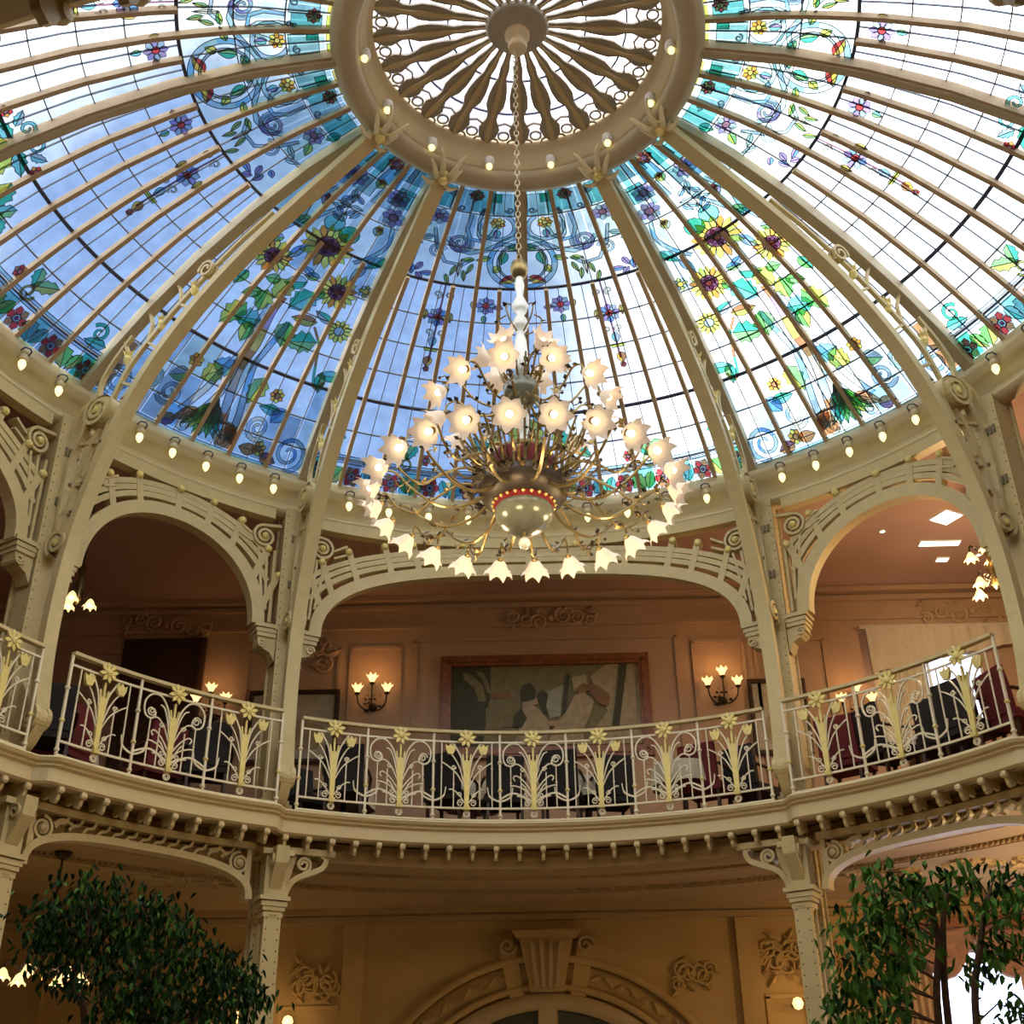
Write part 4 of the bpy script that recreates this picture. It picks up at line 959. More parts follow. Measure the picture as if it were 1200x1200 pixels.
low2=[arm_mesh([(.28,0,.55),(.5,0,.62),(.72,0,.50),(.88,0,.38),(1.03,0,.44),(1.12,0,.56),(1.17,0,.50)],.011,i+5,8) for i in range(3)]
for k in range(24):
    me=(low if k%2 else low2)[k%3]; chand_arm(me,k*15+4,(1.17,.49),(.80,-.60))
up=[arm_mesh([(.12,0,1.42),(.25,0,1.30),(.42,0,1.34),(.55,0,1.48),(.64,0,1.47),(.67,0,1.40)],.010,i+11,6) for i in range(3)]
for k in range(12): chand_arm(up[k%3],k*30+10,(.67,1.38),(.82,-.57))
tp=[arm_mesh([(.05,0,1.55),(.10,0,1.72),(.17,0,1.80),(.24,0,1.80)],.009,i+21,3) for i in range(2)]
for k in range(6): chand_arm(tp[k%2],k*60+25,(.25,1.80),(.8,.35))
# second low ring of stalks: gilt leaf stalks rising round the bowl, small pale blossoms
stk=[]
for i in range(3):
    mb=MB(); mb.tube(cr([(.34,0,.58),(.37,0,.76),(.40+.03*i,0,.93),(.46+.04*i,0,1.06+.03*i)],5),[.014]*6+[.011]*10,6,'old_gold')
    mb.tube(cr([(.30,.02,.70),(.40,.05,.76),(.52,.07,.88)],4),.009,5,'old_gold'); mb.tube(cr([(.34,-.02,.62),(.48,-.05,.60),(.60,-.06,.70+.03*i)],4),.009,5,'old_gold')
    for q in range(5): leafy(mb,(.36+.04*q,.02*(-1)**q,.72+.07*q),.06,q*1.7,'old_gold' if q%2 else 'dark_bronze')
    stk.append(mb.mesh('gilt_stalk'))
for k in range(24): put('gilt_stalk',stk[k%3],CH,(0,0,0),rad(k*15+3))
mb=MB()
for i in range(6): a=i*PI/3; mb.add([(0,0,0),(.035*cos(a-.4),.035*sin(a-.4),.02),(.06*cos(a),.06*sin(a),.03),(.035*cos(a+.4),.035*sin(a+.4),.02)],[(0,1,2,3)],'crystal')
mb.lathe([(0,.03),(.015,.02),(.015,0)],6,'gold'); bl=mb.mesh('pale_blossom')
for k in range(14):
    a=rad(k*360/14+9); z=.72+.16*(k%3); r=.50+.07*((k*5)%4)
    o=put('pale_blossom',bl,CH,(r*cos(a),r*sin(a),z)); o.rotation_mode='QUATERNION'; o.rotation_quaternion=Vector((cos(a),sin(a),-.4)).to_track_quat('Z','Y')
MB().lathe([(0,.92),(.20,.90),(.25,.86),(.26,.83)],32,'old_gold').build('crown_collar',CH,True)
MB().lathe([(.25,.84),(.275,.80),(.29,.70),(.31,.62)],32,'enamel_red').build('red_band',CH,True)
MB().lathe([(.30,.63),(.36,.60),(.37,.52),(.33,.44),(.25,.40)],32,'dark_bronze').build('bowl',CH,True)
MB().lathe([(.25,.41),(.24,.37),(.22,.35)],32,'enamel_red').build('lower_red_band',CH,True)
MB().lathe([(.225,.36),(.24,.32),(.22,.24),(.15,.17),(.06,.14),(0,.14)],32,'bowl_glass').build('lower_bowl',CH,True)
mb=MB()
for k in range(24):
    a=k*PI/12; mb.lathe([(0,-.025),(.022,-.01),(.028,.01),(0,.03)],6,'old_gold',(.365*cos(a),.365*sin(a),.56+.02*(k%2)))
    mb.lathe([(0,-.02),(.018,0),(0,.02)],5,'gold',(.25*cos(a),.25*sin(a),.385))
tag(mb.build('gilt_studs',CH),kind='stuff')
mb=MB()
for k in range(10):
    a=k*PI/5; c=(.40*cos(a),.40*sin(a),.50)
    for i in range(7): b=i*2*PI/7; leafy(mb,(c[0]+.03*cos(b)*-sin(a),c[1]+.03*cos(b)*cos(a),c[2]+.03*sin(b)),.10,a+.5*sin(b),'dark_bronze')
tag(mb.build('bronze_foliage',CH),kind='stuff')
MB().lathe([(.0,.02),(.035,-.0),(.05,-.04),(.035,-.08),(0,-.10)],12,'crystal',(0,0,.08)).build('crystal_drop',CH,True)
MB().lathe([(0,.16),(.012,.14),(.012,.08)],8,'old_gold').build('drop_stem',CH)
MB().lathe([(.03,.88),(.05,.95),(.035,1.02),(.05,1.10),(.06,1.25),(.035,1.32),(.04,1.36)],16,'crystal').build('glass_stem',CH,True)
MB().lathe([(.03,1.34),(.10,1.38),(.15,1.46),(.16,1.54),(.12,1.60),(.04,1.62)],24,'bowl_glass').build('upper_cup',CH,True)
mb=MB()
for k in range(14): a=k*2*PI/14; mb.tube([(.12*cos(a),.12*sin(a),1.58),(.17*cos(a),.17*sin(a),1.66),(.20*cos(a),.20*sin(a),1.78)],.010,5,'old_gold')
tag(mb.build('cup_spikes',CH),kind='stuff')
MB().lathe([(.03,1.62),(.055,1.70),(.06,1.92),(.05,2.05),(.03,2.12),(.06,2.17),(.075,2.22),(.06,2.27),(.03,2.32),(.06,2.37),(.075,2.43),(.05,2.49),(.03,2.54),(.045,2.66),(.03,2.76)],18,'crystal').build('crystal_baluster',CH,True)
MB().lathe([(.02,2.74),(.06,2.77),(.085,2.84),(.07,2.92),(.02,2.96)],16,'old_gold').build('top_ball',CH,True)
mb=MB()
for k in range(5):
    a=k*2*PI/5+.3; mb.tube(cr([(.05*cos(a),.05*sin(a),2.12),(.16*cos(a),.16*sin(a),2.2),(.2*cos(a),.2*sin(a),2.32),(.13*cos(a),.13*sin(a),2.36)],4),.008,5,'old_gold'); leafy(mb,(.18*cos(a),.18*sin(a),2.3),.07,a,'dark_bronze')
mb.build('baluster_curls',CH)
ln=MB(); ln.sweep([(.022*cos(q*PI/5),.04*sin(q*PI/5)) for q in range(10)],.009,.010,lambda x,z,o:(x,o,z),'rib_paint',closed=True); ln=ln.mesh('chain_link')
for k in range(42): put('chain_link',ln,CH,(0,0,2.99+k*.066),PI/2*(k%2))
# its light: a ring of added point lamps below the arms, clear of the blooms
def lamp(name,loc,e,c=(1,.74,.42),r=.05):
    l=bpy.data.lights.new(name,'POINT'); l.energy=e; l.color=c; l.shadow_soft_size=r; o=bpy.data.objects.new(name,l); COL.objects.link(o); o.location=loc; return o
KCH=19
for k in range(6): lamp('chandelier_lamp',(.80*sin(k*PI/3+.3),.80*cos(k*PI/3+.3),6.02),KCH,r=.1)
# ------------------------------------------------------------------ wall sconces, pendants, spots
UPS=flower_shade(.12,.085,7,'sconce_glow').mesh('shade',True)
def sconce(x,z,label,y=8.5,rz=0,e=5):
    T=thing('wall_sconce',label,'lamp',(x,y,z),rz,'wall sconces of the gallery')
    MB().lathe([(0,0),(.07,0),(.06,.03),(.03,.05),(0,.05)],12,'dark_bronze',ax=(0,-1,0)).build('backplate',T,True)
    for i,(dx,dz,dy) in enumerate(((-.22,.16,-.18),(0,.30,-.22),(.22,.16,-.18))):
        a=MB(); a.tube(cr([(0,-.04,0),(dx*.4,-.08,-.07),(dx*.9+.0,dy*.9,-.02+dz*.2),(dx,dy,dz)],5),.012,6,'dark_bronze')
        a.lathe([(0,-.04),(.03,-.02),(.045,.0),(.02,.02)],8,'dark_bronze',(dx,dy,dz))
        for q in range(4): leafy(a,(dx*.3*q/2,-.08-.03*q,-.04+.05*q),.07,q*1.9)
        ao=a.build('arm',T); put('shade',UPS,ao,(dx,dy,dz+.01)); put('bulb',BUM,ao,(dx,dy,dz+.01))
    mb=MB()
    for q in range(12): leafy(mb,(.14*cos(q*2.1),-.07,-.03+.07*sin(q*2.1)),.08,q*1.3)
    tag(mb.build('bronze_leaves',T),kind='stuff')
    if e: lamp('sconce_lamp',(x,y-.30,z+.42),e,(1,.50,.16),.06)
    return T
sconce(-2.36,7.85,'three-light bronze sconce left of the big framed painting')
sconce(2.82,7.85,'three-light bronze sconce right of the big framed painting')
sconce(-4.75,7.75,'three-light sconce glowing behind the left short railing',e=2.5)
sconce(4.75,7.55,'three-light sconce beside the bright gallery window, behind the right railing',e=4)
def pendant(loc,zc,label,n=5,R=.28,e=10,tiers=((0,1),)):
    x,y,z=loc; T=thing('hanging_lamp',label,'lamp',(x,y,z),0)
    MB().lathe([(0,zc-z),(.10,zc-z),(.08,zc-z-.05),(.03,zc-z-.08)],12,'dark_bronze').build('ceiling_rose',T,True)
    MB().tube([(0,0,zc-z-.05),(0,0,.35)],.012,6,'dark_bronze').build('rod',T)
    MB().lathe([(.01,.5),(.05,.42),(.02,.30),(.07,.2),(.03,.08),(.05,0),(0,-.08)],12,'old_gold').build('body',T,True)
    for j,(dz,f) in enumerate(tiers):
        for k in range(n):
            a=2*PI*k/n+.5+j*.6; r=R*f
            m=MB(); m.tube(cr([(.04*cos(a),.04*sin(a),.12+dz),(r*.5*cos(a),r*.5*sin(a),.02+dz),(r*.9*cos(a),r*.9*sin(a),.12+dz),(r*cos(a),r*sin(a),.04+dz)],4),.010,6,'dark_bronze')
            for q in range(3): leafy(m,(r*.3*(q+.5)*cos(a),r*.3*(q+.5)*sin(a),.06+dz),.06,a+q)
            ao=m.build('arm',T); o=put('shade',UPS,ao,(r*cos(a),r*sin(a),.03+dz)); o.rotation_euler=(PI,0,0); o=put('bulb',BUM,ao,(r*cos(a),r*sin(a),.03+dz)); o.rotation_euler=(PI,0,0)
    lamp('pendant_lamp',(x,y,z-.12),e,(1,.70,.36),.08)
    return T
pendant((-5.62,5.0,8.05),ZC,'small hanging lamp in the dark gallery behind the leftmost column',n=3,R=.16,e=1.5)
pendant((5.72,5.0,8.0),ZC,'gilt hanging lamp in the pink gallery beside the rightmost rib',n=4,R=.26,e=200,tiers=((0,1),(.45,.8)))
pendant((-5.25,5.0,3.66),ZL,'hanging lamp below the gallery behind the dark ficus',n=6,R=.40,e=7)
pendant((-7.2,2.0,8.0),ZC,'hanging lamp in the left gallery, beyond the picture edge',n=4,R=.26,e=1)
for i,(x,y) in enumerate(((-4.2,4.6),(-3.0,7.5),(-1.1,7.2),(1.2,7.4),(2.5,7.3),(5.0,6.6),(6.6,7.4),(-3.9,6.9))):
    T=thing('ceiling_spot','tiny recessed spotlight in the '+('left bay gallery ceiling, near the column','gallery ceiling, far left of the middle arch','gallery ceiling, just left of the chandelier','gallery ceiling, just right of the chandelier','gallery ceiling, far right of the middle arch','pink right bay ceiling, the nearer one','pink right bay ceiling, the farther one','dark left bay ceiling, by the wall')[i],'light',(x,y,ZC),0,'recessed ceiling spots')
    MB().lathe([(.05,0),(.05,-.012),(.035,-.012)],12,'white_paint').build('rim',T); MB().lathe([(0,-.008),(.034,-.008)],12,'spot_glow').build('lens',T)
# small globe wall lights downstairs
for x,z,lab in((3.35,3.64,'small glowing globe beside the right paired columns'),(-3.9,3.58,'small glowing globe at the foot of the left paired columns'),(-3.25,3.52,'small glowing globe right of the left paired columns, at the bottom edge')):
    T=thing('globe_light',lab,'lamp',(x,8.5,z)); MB().lathe([(0,0),(.05,0),(.04,.03),(.015,.06),(.015,.14)],10,'old_gold',ax=(0,-1,0)).build('bracket',T,True); MB().lathe([(0,-.08),(.05,-.06),(.075,0),(.05,.06),(0,.08)],14,'sconce_glow',(0,-.2,0)).build('globe',T,True); lamp('globe_lamp',(x,8.15,z),3,(1,.65,.3),.08)
# ------------------------------------------------------------------ plaster ornament
def ornament(kind,label,c,w,h,seed,plane='wall',m='plaster_light',n=9,group='plaster ornaments'):
    "symmetrical acanthus cluster in relief, built flat against a wall (facing -y) or a ceiling (facing -z)"
    q=random.Random(seed); T=thing(kind,label,'ornament',c,0,group)
    F3=(lambda u,v,o:(u,-o,v)) if plane=='wall' else (lambda u,v,o:(u,v,-o))
    def addp(mb,name): mb.build(name,T)
    for sx in(-1,1):
        for k in range(3):
            cx,cz=sx*w*(.14+.15*k),h*q.uniform(-.22,.22); r=h*(.24-.04*k)
            mb=MB(); p=spiral(cx,cz,r,r*.15,q.uniform(0,6),1.6,20,sx*(-1)**k)
            mb.tube([F3(a,b,.02) for a,b in p],[.024*(1-.5*i/len(p)) for i in range(len(p))],6,m); addp(mb,'scroll')
        for k in range(n):
            a=q.uniform(-1.2,1.2); cx,cz=sx*w*q.uniform(.04,.5),h*q.uniform(-.42,.42)*(1.0-abs(k/n)*.4); L=h*q.uniform(.16,.3); 
            mb=MB(); ca,sa=cos(a)*sx,sin(a)
            pts=[]
            ws=[0,.5,.8,1,.7,.35,0]
            for i,wi in enumerate(ws): pts.append((cx+ca*L*(i/6-.3),cz+sa*L*(i/6-.3),wi*L*.22))
            vs=[];fs=[]
            for (x,y,ww) in pts: vs+=[F3(x-sa*ww,y+ca*ww,.0),F3(x,y,.03+ww*.5),F3(x+sa*ww,y-ca*ww,.0)]
            for i in range(6):
                for j in(0,1): fs.append((i*3+j,i*3+j+1,(i+1)*3+j+1,(i+1)*3+j))
            mb.add(vs,fs,m); addp(mb,'acanthus_leaf')
    mb=MB()
    mb.lathe([(0,.04),(h*.06,.035),(h*.09,.0)],12,m,F3(0,0,0),ax=F3(0,0,1)); addp(mb,'boss')
    return T
ornament('cartouche','carved plaster cartouche on the wall directly above the big framed painting',(.32,8.46,9.22),1.35,.58,3,m='plaster')
ornament('cartouche','carved plaster cartouche above the bright gallery window, right',(6.75,8.46,9.20),1.6,.6,4)
ornament('cartouche','shadowed plaster cartouche in the dark left gallery',(-5.6,8.46,9.25),1.4,.6,5,m='plaster')
ornament('cartouche','plaster cartouche half hidden by the left tall column',(-3.35,8.46,8.72),.7,.9,6,m='plaster')
ornament('ceiling_ornament','carved plaster scrollwork on the soffit above the bright ficus',(3.95,6.75,ZL),1.5,.8,7,'ceil')
ornament('ceiling_ornament','carved plaster scrollwork on the dark soffit above the left ficus',(-3.9,6.5,ZL),1.5,.9,8,'ceil')
ornament('ceiling_ornament','gilded plaster scrolls at the right end of the soffit',(5.6,6.3,ZL),1.3,.7,9,'ceil')
ornament('wall_ornament','carved plaster scroll panel just right of the right paired columns',(4.25,8.48,4.15),.7,.7,10,m='plaster_low')
ornament('wall_ornament','carved plaster scroll panel just left of the right paired columns',(3.22,8.48,4.22),.6,.75,11,m='plaster_low')
ornament('wall_ornament','carved spandrel leaf right of the wall arch',(2.05,8.48,4.05),.5,.6,12,m='plaster_low')
ornament('wall_ornament','carved scroll panel right of the left paired columns',(-2.95,8.48,4.05),.55,.7,13,m='plaster_low')
# lower wall panelling
mb=MB()
for x0,x1,z0,z1 in((2.76,2.84,.2,4.75),(3.0,3.5,.2,3.75),(3.85,4.6,.2,3.8),(-2.5,-2.42,.2,4.75),(-3.4,-2.6,.2,3.7),(-4.7,-3.7,.2,4.4),(-6.6,-5.2,.2,4.4)):
    if x1-x0<.1: mb.box(((x0+x1)/2,8.46,(z0+z1)/2),(x1-x0+.2,.08,z1-z0),'plaster_low')
    else: vframe(mb,x0,x1,z0,z1,.05,.035,8.5,'plaster_low')
struct('trim_8',mb)
# ------------------------------------------------------------------ arched wall door downstairs
AX,AZ=.12,1.71
AD=thing('arched_doorway','plaster arch with carved band and fluted keystone round a dark glazed door','doorway',(AX,8.5,0))
FW=lambda x,z,o:(x,-o,z)
def arcw(R,a0=0,a1=180,n=40): return [(R*cos(rad(a0+(a1-a0)*i/n)),AZ+R*sin(rad(a0+(a1-a0)*i/n))) for i in range(n+1)]
MB().sweep(arcw(2.56),.09,.11,FW,'plaster_low',off=.05).build('outer_archivolt',AD,True)
MB().sweep(arcw(2.38),.26,.03,FW,'plaster_low',off=.015).build('carved_ground',AD,True)
MB().sweep(arcw(2.20),.08,.10,FW,'plaster_low',off=.05).build('inner_archivolt',AD,True)
q_=random.Random(5)
for k in range(34):
    a=20+k*4.2
    if 82<a<99: continue
    mb=MB(); x,z=2.38*cos(rad(a)),AZ+2.38*sin(rad(a)); t=rad(a+90+(35 if k%2 else -35)); L=.20
    vs=[];fs=[]
    for i,w in enumerate((0,.6,1,.8,.4,0)): 
        cx,cz=x+cos(t)*L*(i/5-.5),z+sin(t)*L*(i/5-.5); ww=w*.055; vs+=[FW(cx-sin(t)*ww,cz+cos(t)*ww,.03),FW(cx,cz,.075),FW(cx+sin(t)*ww,cz-cos(t)*ww,.03)]
    for i in range(5):
        for j in(0,1): fs.append((i*3+j,i*3+j+1,(i+1)*3+j+1,(i+1)*3+j))
    mb.add(vs,fs,'plaster_low').build('carved_leaf',AD)
K=MB(); 
K.prism([(-.22,3.84),(.22,3.84),(.36,4.52),(-.36,4.52)],FW,.18,'plaster_low',off=.09); K.build('keystone',AD)
mb=MB(); mb.prism([(-.40,4.50),(.40,4.50),(.46,4.60),(-.46,4.60)],FW,.30,'plaster_low',off=.13); mb.build('keystone_cap',AD)
for k in(-1.5,-.5,.5,1.5): MB().sweep([(k*.085,3.88),(k*.13,4.46)],.05,.05,FW,'plaster_light',off=.20).build('flute',AD)
for sx in(-1,1):
    MB().prism([(sx*.30,3.80),(sx*.50,3.78),(sx*.68,4.56),(sx*.44,4.56)],FW,.08,'plaster_low',off=.05).build('side_block',AD)
    mb=MB(); mb.tube([FW(a,b,.12) for a,b in spiral(sx*.52,4.42,.12,.02,0,1.5,18,sx)],.022,6,'plaster_light'); mb.build('keystone_scroll',AD)
MB().sweep(arcw(2.02),.20,.08,FW,'plaster_light',off=.04).build('door_frame',AD,True)
MB().sweep([(0,.1),(0,3.72)],.24,.08,FW,'plaster_light',off=.05).build('mullion',AD)
for sx in(-1,1):
    pts=[(sx*.12,.1)]+[(sx*abs(1.92*cos(rad(a))),AZ+1.92*sin(rad(a))) for a in range(86,-1,-6)]+[(sx*1.92,.1)]
    MB().prism(pts,FW,.02,'paint_dark',off=.02).build('pane',AD)
    for a in(30,60): MB().sweep([(sx*.5*cos(rad(a)),AZ+.5*sin(rad(a))),(sx*1.92*cos(rad(a)),AZ+1.92*sin(rad(a)))],.05,.04,FW,'plaster_light',off=.05).build('glazing_bar',AD)
MB().sweep([(-1.95,AZ+.2),(1.95,AZ+.2)],.1,.06,FW,'plaster_light',off=.05).build('transom',AD)
# ------------------------------------------------------------------ pictures
def frame(T,x0,x1,z0,z1,w,m='frame_wood',d=.09):
    mb=MB()
    for a,b,c,e in((x0,x1,z1-w/2,w),(x0,x1,z0+w/2,w)): 
        o=MB(); o.box(((a+b)/2,-d/2,c),(b-a,d,e),m); o.box(((a+b)/2,-d-.01,c),(b-a-w,.02,e*.4),m); o.build('frame_rail',T)
    for x in(x0+w/2,x1-w/2): o=MB(); o.box((x,-d/2,(z0+z1)/2),(w,d,z1-z0-2*w),m); o.box((x,-d-.01,(z0+z1)/2),(w*.4,.02,z1-z0-w),m); o.build('frame_stile',T)
PX0,PX1,PZ0,PZ1=-1.36,1.76,7.02,8.61
PT=thing('framed_painting','large wood-framed painting of pale hatted figures under sails, centre of the gallery wall','painting',(0,8.5,7.8))
for o_ in (1,): frame(PT,PX0,PX1,PZ0-7.8,PZ1-7.8,.16)
cw0,cw1,ct,cb=PX0+.16,PX1-.16,PZ1-.16-7.8,7.40-7.8
U=lambda x,z:(cw0+(x-135)/925*(cw1-cw0),ct+(z-165)/335*(cb-ct))
FP=lambda x,z,o:(x,-.02-o,z)
MB().box(((cw0+cw1)/2,-.01,(ct+PZ0+.16-7.8)/2),(cw1-cw0,.02,ct-(PZ0+.16-7.8)),'paint_olive').build('canvas',PT)
SH=[('paint_dark',[(135,165),(330,165),(330,290),(290,560),(135,560)]),('paint_olive',[(190,190),(230,200),(290,260),(310,340),(270,340),(250,270),(200,230)]),('paint_olive',[(250,180),(300,200),(335,300),(315,300),(290,230)]),('paint_olive',[(305,370),(365,370),(365,480),(305,480)]),('paint_brown',[(330,300),(430,300),(430,325),(330,325)]),
 ('paint_olive',[(385,330),(470,340),(460,470),(385,470)]),('paint_sail',[(820,230),(900,165),(1060,165),(1060,560),(780,560),(900,400)]),('paint_sky',[(610,300),(690,265),(670,420),(615,430),(600,370)]),('paint_sail',[(730,230),(800,215),(810,290),(740,300)]),
 ('paint_white',[(490,335),(560,380),(620,455),(600,560),(440,560),(480,440)]),('paint_skin',[(515,335),(560,330),(560,360),(520,365)]),('paint_dark',[(475,300),(490,262),(525,255),(550,285),(545,335),(510,345),(480,350)]),('paint_dark',[(480,380),(505,430),(480,475),(435,470),(445,410)]),
 ('paint_dark',[(562,310),(585,290),(612,315),(600,370),(612,415),(585,400),(565,350)]),('paint_dark',[(700,215),(722,218),(692,428),(676,426)]),
 ('paint_white',[(700,400),(740,320),(790,310),(835,350),(815,420),(775,490),(780,560),(600,560),(640,465)]),('paint_skin',[(760,300),(795,300),(800,330),(770,335)]),('paint_brown',[(750,285),(790,262),(820,275),(815,300),(770,312)]),('paint_brown',[(812,262),(860,275),(915,325),(905,378),(860,370),(820,310)]),('paint_dark',[(975,165),(1008,165),(950,478),(915,474)]),('paint_skin',[(600,450),(650,445),(690,465),(620,475)]),('paint_brown',[(780,480),(900,478),(900,500),(780,500)])]
for i,(m,pts) in enumerate(SH): MB().prism([U(*p) for p in pts],FP,.004,m,off=.003+.0022*i).build('painted_shape',PT)
for x0,x1,z0,z1,lab in((-4.2,-2.86,7.0,8.12,'smaller framed picture with pale sheet, left of the left sconce'),(3.20,4.05,7.0,8.15,'smaller framed picture half behind the right tall column'),(-6.2,-4.95,6.6,9.0,'large dark framed mirror in the shadowed left gallery')):
    T=thing('framed_picture',lab,'picture',((x0+x1)/2,8.5,(z0+z1)/2)); w=x1-x0;h=z1-z0; dk=h>2
    frame(T,-w/2,w/2,-h/2,h/2,.06 if not dk else .10,'dark_wood'); MB().box((0,-.02,0),(w-.1,.03,h-.1),'dark_wood' if dk else 'paint_pale').build('sheet',T)
    if not dk: MB().prism([(-w*.3,-h*.3),(w*.3,-h*.3),(w*.35,0),(w*.1,h*.1),(-w*.2,.02)],lambda x,z,o:(x,-.04-o,z),.004,'paint_sail').build('painted_shape',T)
# ------------------------------------------------------------------ windows with drapery
WU=thing('window_3','tall gallery window with bluish daylight behind draped beige curtains','window',(5.95,8.5,7.9)); 
WU['kind']='structure'
def wpart(T,x0,x1,z0,z1,bars=1):
    for x in(x0,x1): MB().box((x,.08,(z0+z1)/2),(.08,.12,z1-z0+.08),'white_paint').build('frame_stile',T)
    for z in(z0,z1): MB().box(((x0+x1)/2,.08,z),(x1-x0,.12,.08),'white_paint').build('frame_rail',T)
    for k in range(bars): MB().box((x0+(x1-x0)*(k+1)/(bars+1),.08,(z0+z1)/2),(.05,.06,z1-z0),'white_paint').build('glazing_bar',T)
    for k in range(bars+1):
        a=x0+(x1-x0)*k/(bars+1); b=x0+(x1-x0)*(k+1)/(bars+1); MB().box(((a+b)/2,.09,(z0+z1)/2),(b-a-.06,.01,z1-z0-.08),'window_glass').build('pane',T)
wpart(WU,-.80,.80,-.60,.65,1)
def drape(T,x0,x1,z0,z1,m,name,amp=.03,folds=7,y=-.12,gather=0):
    n=folds*6; mb=MB(); vs=[];fs=[]
    for i in range(n+1):
        f=i/n
        for j in range(7):
            g=j/6; w=1-gather*sin(PI*g)*.5; x=x0+(x1-x0)*(f*w); vs.append((x,y+amp*sin(f*folds*2*PI),z1+(z0-z1)*g))
    for i in range(n):
        for j in range(6): fs.append((i*7+j,(i+1)*7+j,(i+1)*7+j+1,i*7+j+1))
    return mb.add(vs,fs,m).build(name,T,True)
def swag(T,x0,x1,z,drop,m,n=6,y=-.16,tilt=0):
    for k in range(n):
        f=k/(n-1); mb=MB(); p=[]
        for i in range(13):
            t=i/12; p.append((x0+(x1-x0)*t,y-.05*sin(PI*t)-.02*f,z+tilt*t-drop*(.15+.85*f)*sin(PI*t)-.02*f))
        mb.tube(p,[.05+.02*sin(PI*i/12) for i in range(13)],6,m if k%2 else m); mb.build('swag_fold',T,True)
CU=thing('curtain','beige curtain drawn across the left side of the gallery window','curtain',(5.95,8.42,7.9)); 
drape(CU,-.92,-.05,-.9,.98,'linen','drape',gather=.2); MB().tube([(-1.0,-.12,1.0),(1.5,-.12,1.0)],.03,8,'linen').build('rod',CU); 
mb=MB(); vs=[];fs=[]
for i in range(37):
    f=i/36
    for j in range(5): g=j/4; vs.append((-.92+2.3*f,-.16+.03*sin(f*9*2*PI)-.02*g,.98-g*(.28+.45*(1-f)*1.0)))
for i in range(36):
    for j in range(4): fs.append((i*5+j,(i+1)*5+j,(i+1)*5+j+1,i*5+j+1))
mb.add(vs,fs,'linen').build('valance',CU,True)
for nme,cx,lab in(('window_1',5.72,'tall ground floor window of white daylight behind the bright ficus'),('added_window',7.5,'added tall ground floor window, out of view beyond the right edge')):  # the outer window is added to bring daylight onto the right ceiling
    T=thing(nme,lab,'window',(cx,8.5,2.6)); T['kind']='structure'; wpart(T,-.77,.77,-1.7,1.7,1)
    S=thing('swagged_curtain','mauve and beige swagged curtain over the '+('window behind the bright ficus' if cx<6 else 'added window beyond the right edge'),'curtain',(cx,8.42,4.3))
    for k in range(2): swag(S,-.85+.85*k,0+.85*k,.22,.55,'curtain_mauve' if k==0 else 'curtain_mauve',7)
    drape(S,-.95,-.55,-3.9,.2,'curtain','side_drape',gather=.3,folds=4); drape(S,.55,.95,-3.9,.2,'curtain','side_drape',gather=-.3,folds=4)
    MB().box((0,-.10,.30),(2.0,.22,.12),'frame_wood').build('pelmet',S)
# ------------------------------------------------------------------ gallery furniture
def chair_proto(cloth,label):
    T=thing('armchair',label,'chair',(0,0,0),0,'armchairs along the gallery')
    MB().box((0,0,.44),(.50,.48,.10),cloth).build('seat',T)
    b=MB(); b.sweep([(0,.47),(.02,.70),(.06,.95)],.07,.46,lambda y,z,o:(o,.22+y,z),cloth); b.build('backrest',T)
    for sx in(-1,1):
        for sy in(-1,1): MB().sweep([(0,0),(0,.40)],.035,.035,lambda x,z,o,sx=sx,sy=sy:(sx*.21+x,sy*.20+o,z),'dark_wood').build('leg',T)
        a=MB(); a.tube(cr([(sx*.25,-.20,.45),(sx*.27,-.2,.66),(sx*.27,0,.68),(sx*.25,.22,.70)],3),.02,6,'dark_wood'); a.build('armrest',T)
    return T
def table_proto(label):
    T=thing('round_table',label,'table',(0,0,0),0,'small tables on the gallery')
    MB().lathe([(0,.72),(.36,.72),(.37,.74),(.36,.75),(0,.75)],24,'dark_wood').build('tabletop',T); MB().lathe([(0,0),(.20,0),(.18,.03),(.04,.06),(.03,.4),(.04,.72)],16,'dark_wood').build('pedestal',T,True)
    return T
def cloth(p,lab):
    mb=MB(); vs=[(0,0,.755)];fs=[]; n=32
    for i in range(n):
        a=2*PI*i/n; w=.02*sin(a*8)
        vs+=[(.375*cos(a),.375*sin(a),.755),((.40+w)*cos(a),(.40+w)*sin(a),.50)]
    for i in range(n):
        j=(i+1)%n; fs+=[(0,1+2*i,1+2*j),(1+2*i,2+2*i,2+2*j,1+2*j)]
    o=mb.add(vs,fs,'linen').build('tablecloth'); o.location=p; return tag(o,lab,'tablecloth','cloths on the gallery tables')
FZ=ZG-.02; cn=cr_=None; red0=None; tb0=None
CHS=[(-24.5,6.75,20,'n'),(-21.5,6.15,160,'n'),(-9.5,6.2,150,'n'),(-3.5,6.3,185,'n'),(3.2,6.1,175,'n'),(8.5,6.4,200,'n'),(19.5,6.3,170,'r'),(23.8,6.6,160,'n'),
 (-55,6.2,150,'n'),(-51,6.6,200,'r'),(-42,6.5,190,'r'),(-37.5,6.1,160,'n'),(35.5,6.2,180,'r'),(40.5,6.1,150,'n'),(45.5,6.4,190,'n'),(50,6.1,175,'n'),(54.5,6.2,160,'r'),(-69,6.3,150,'n')]
seen={}
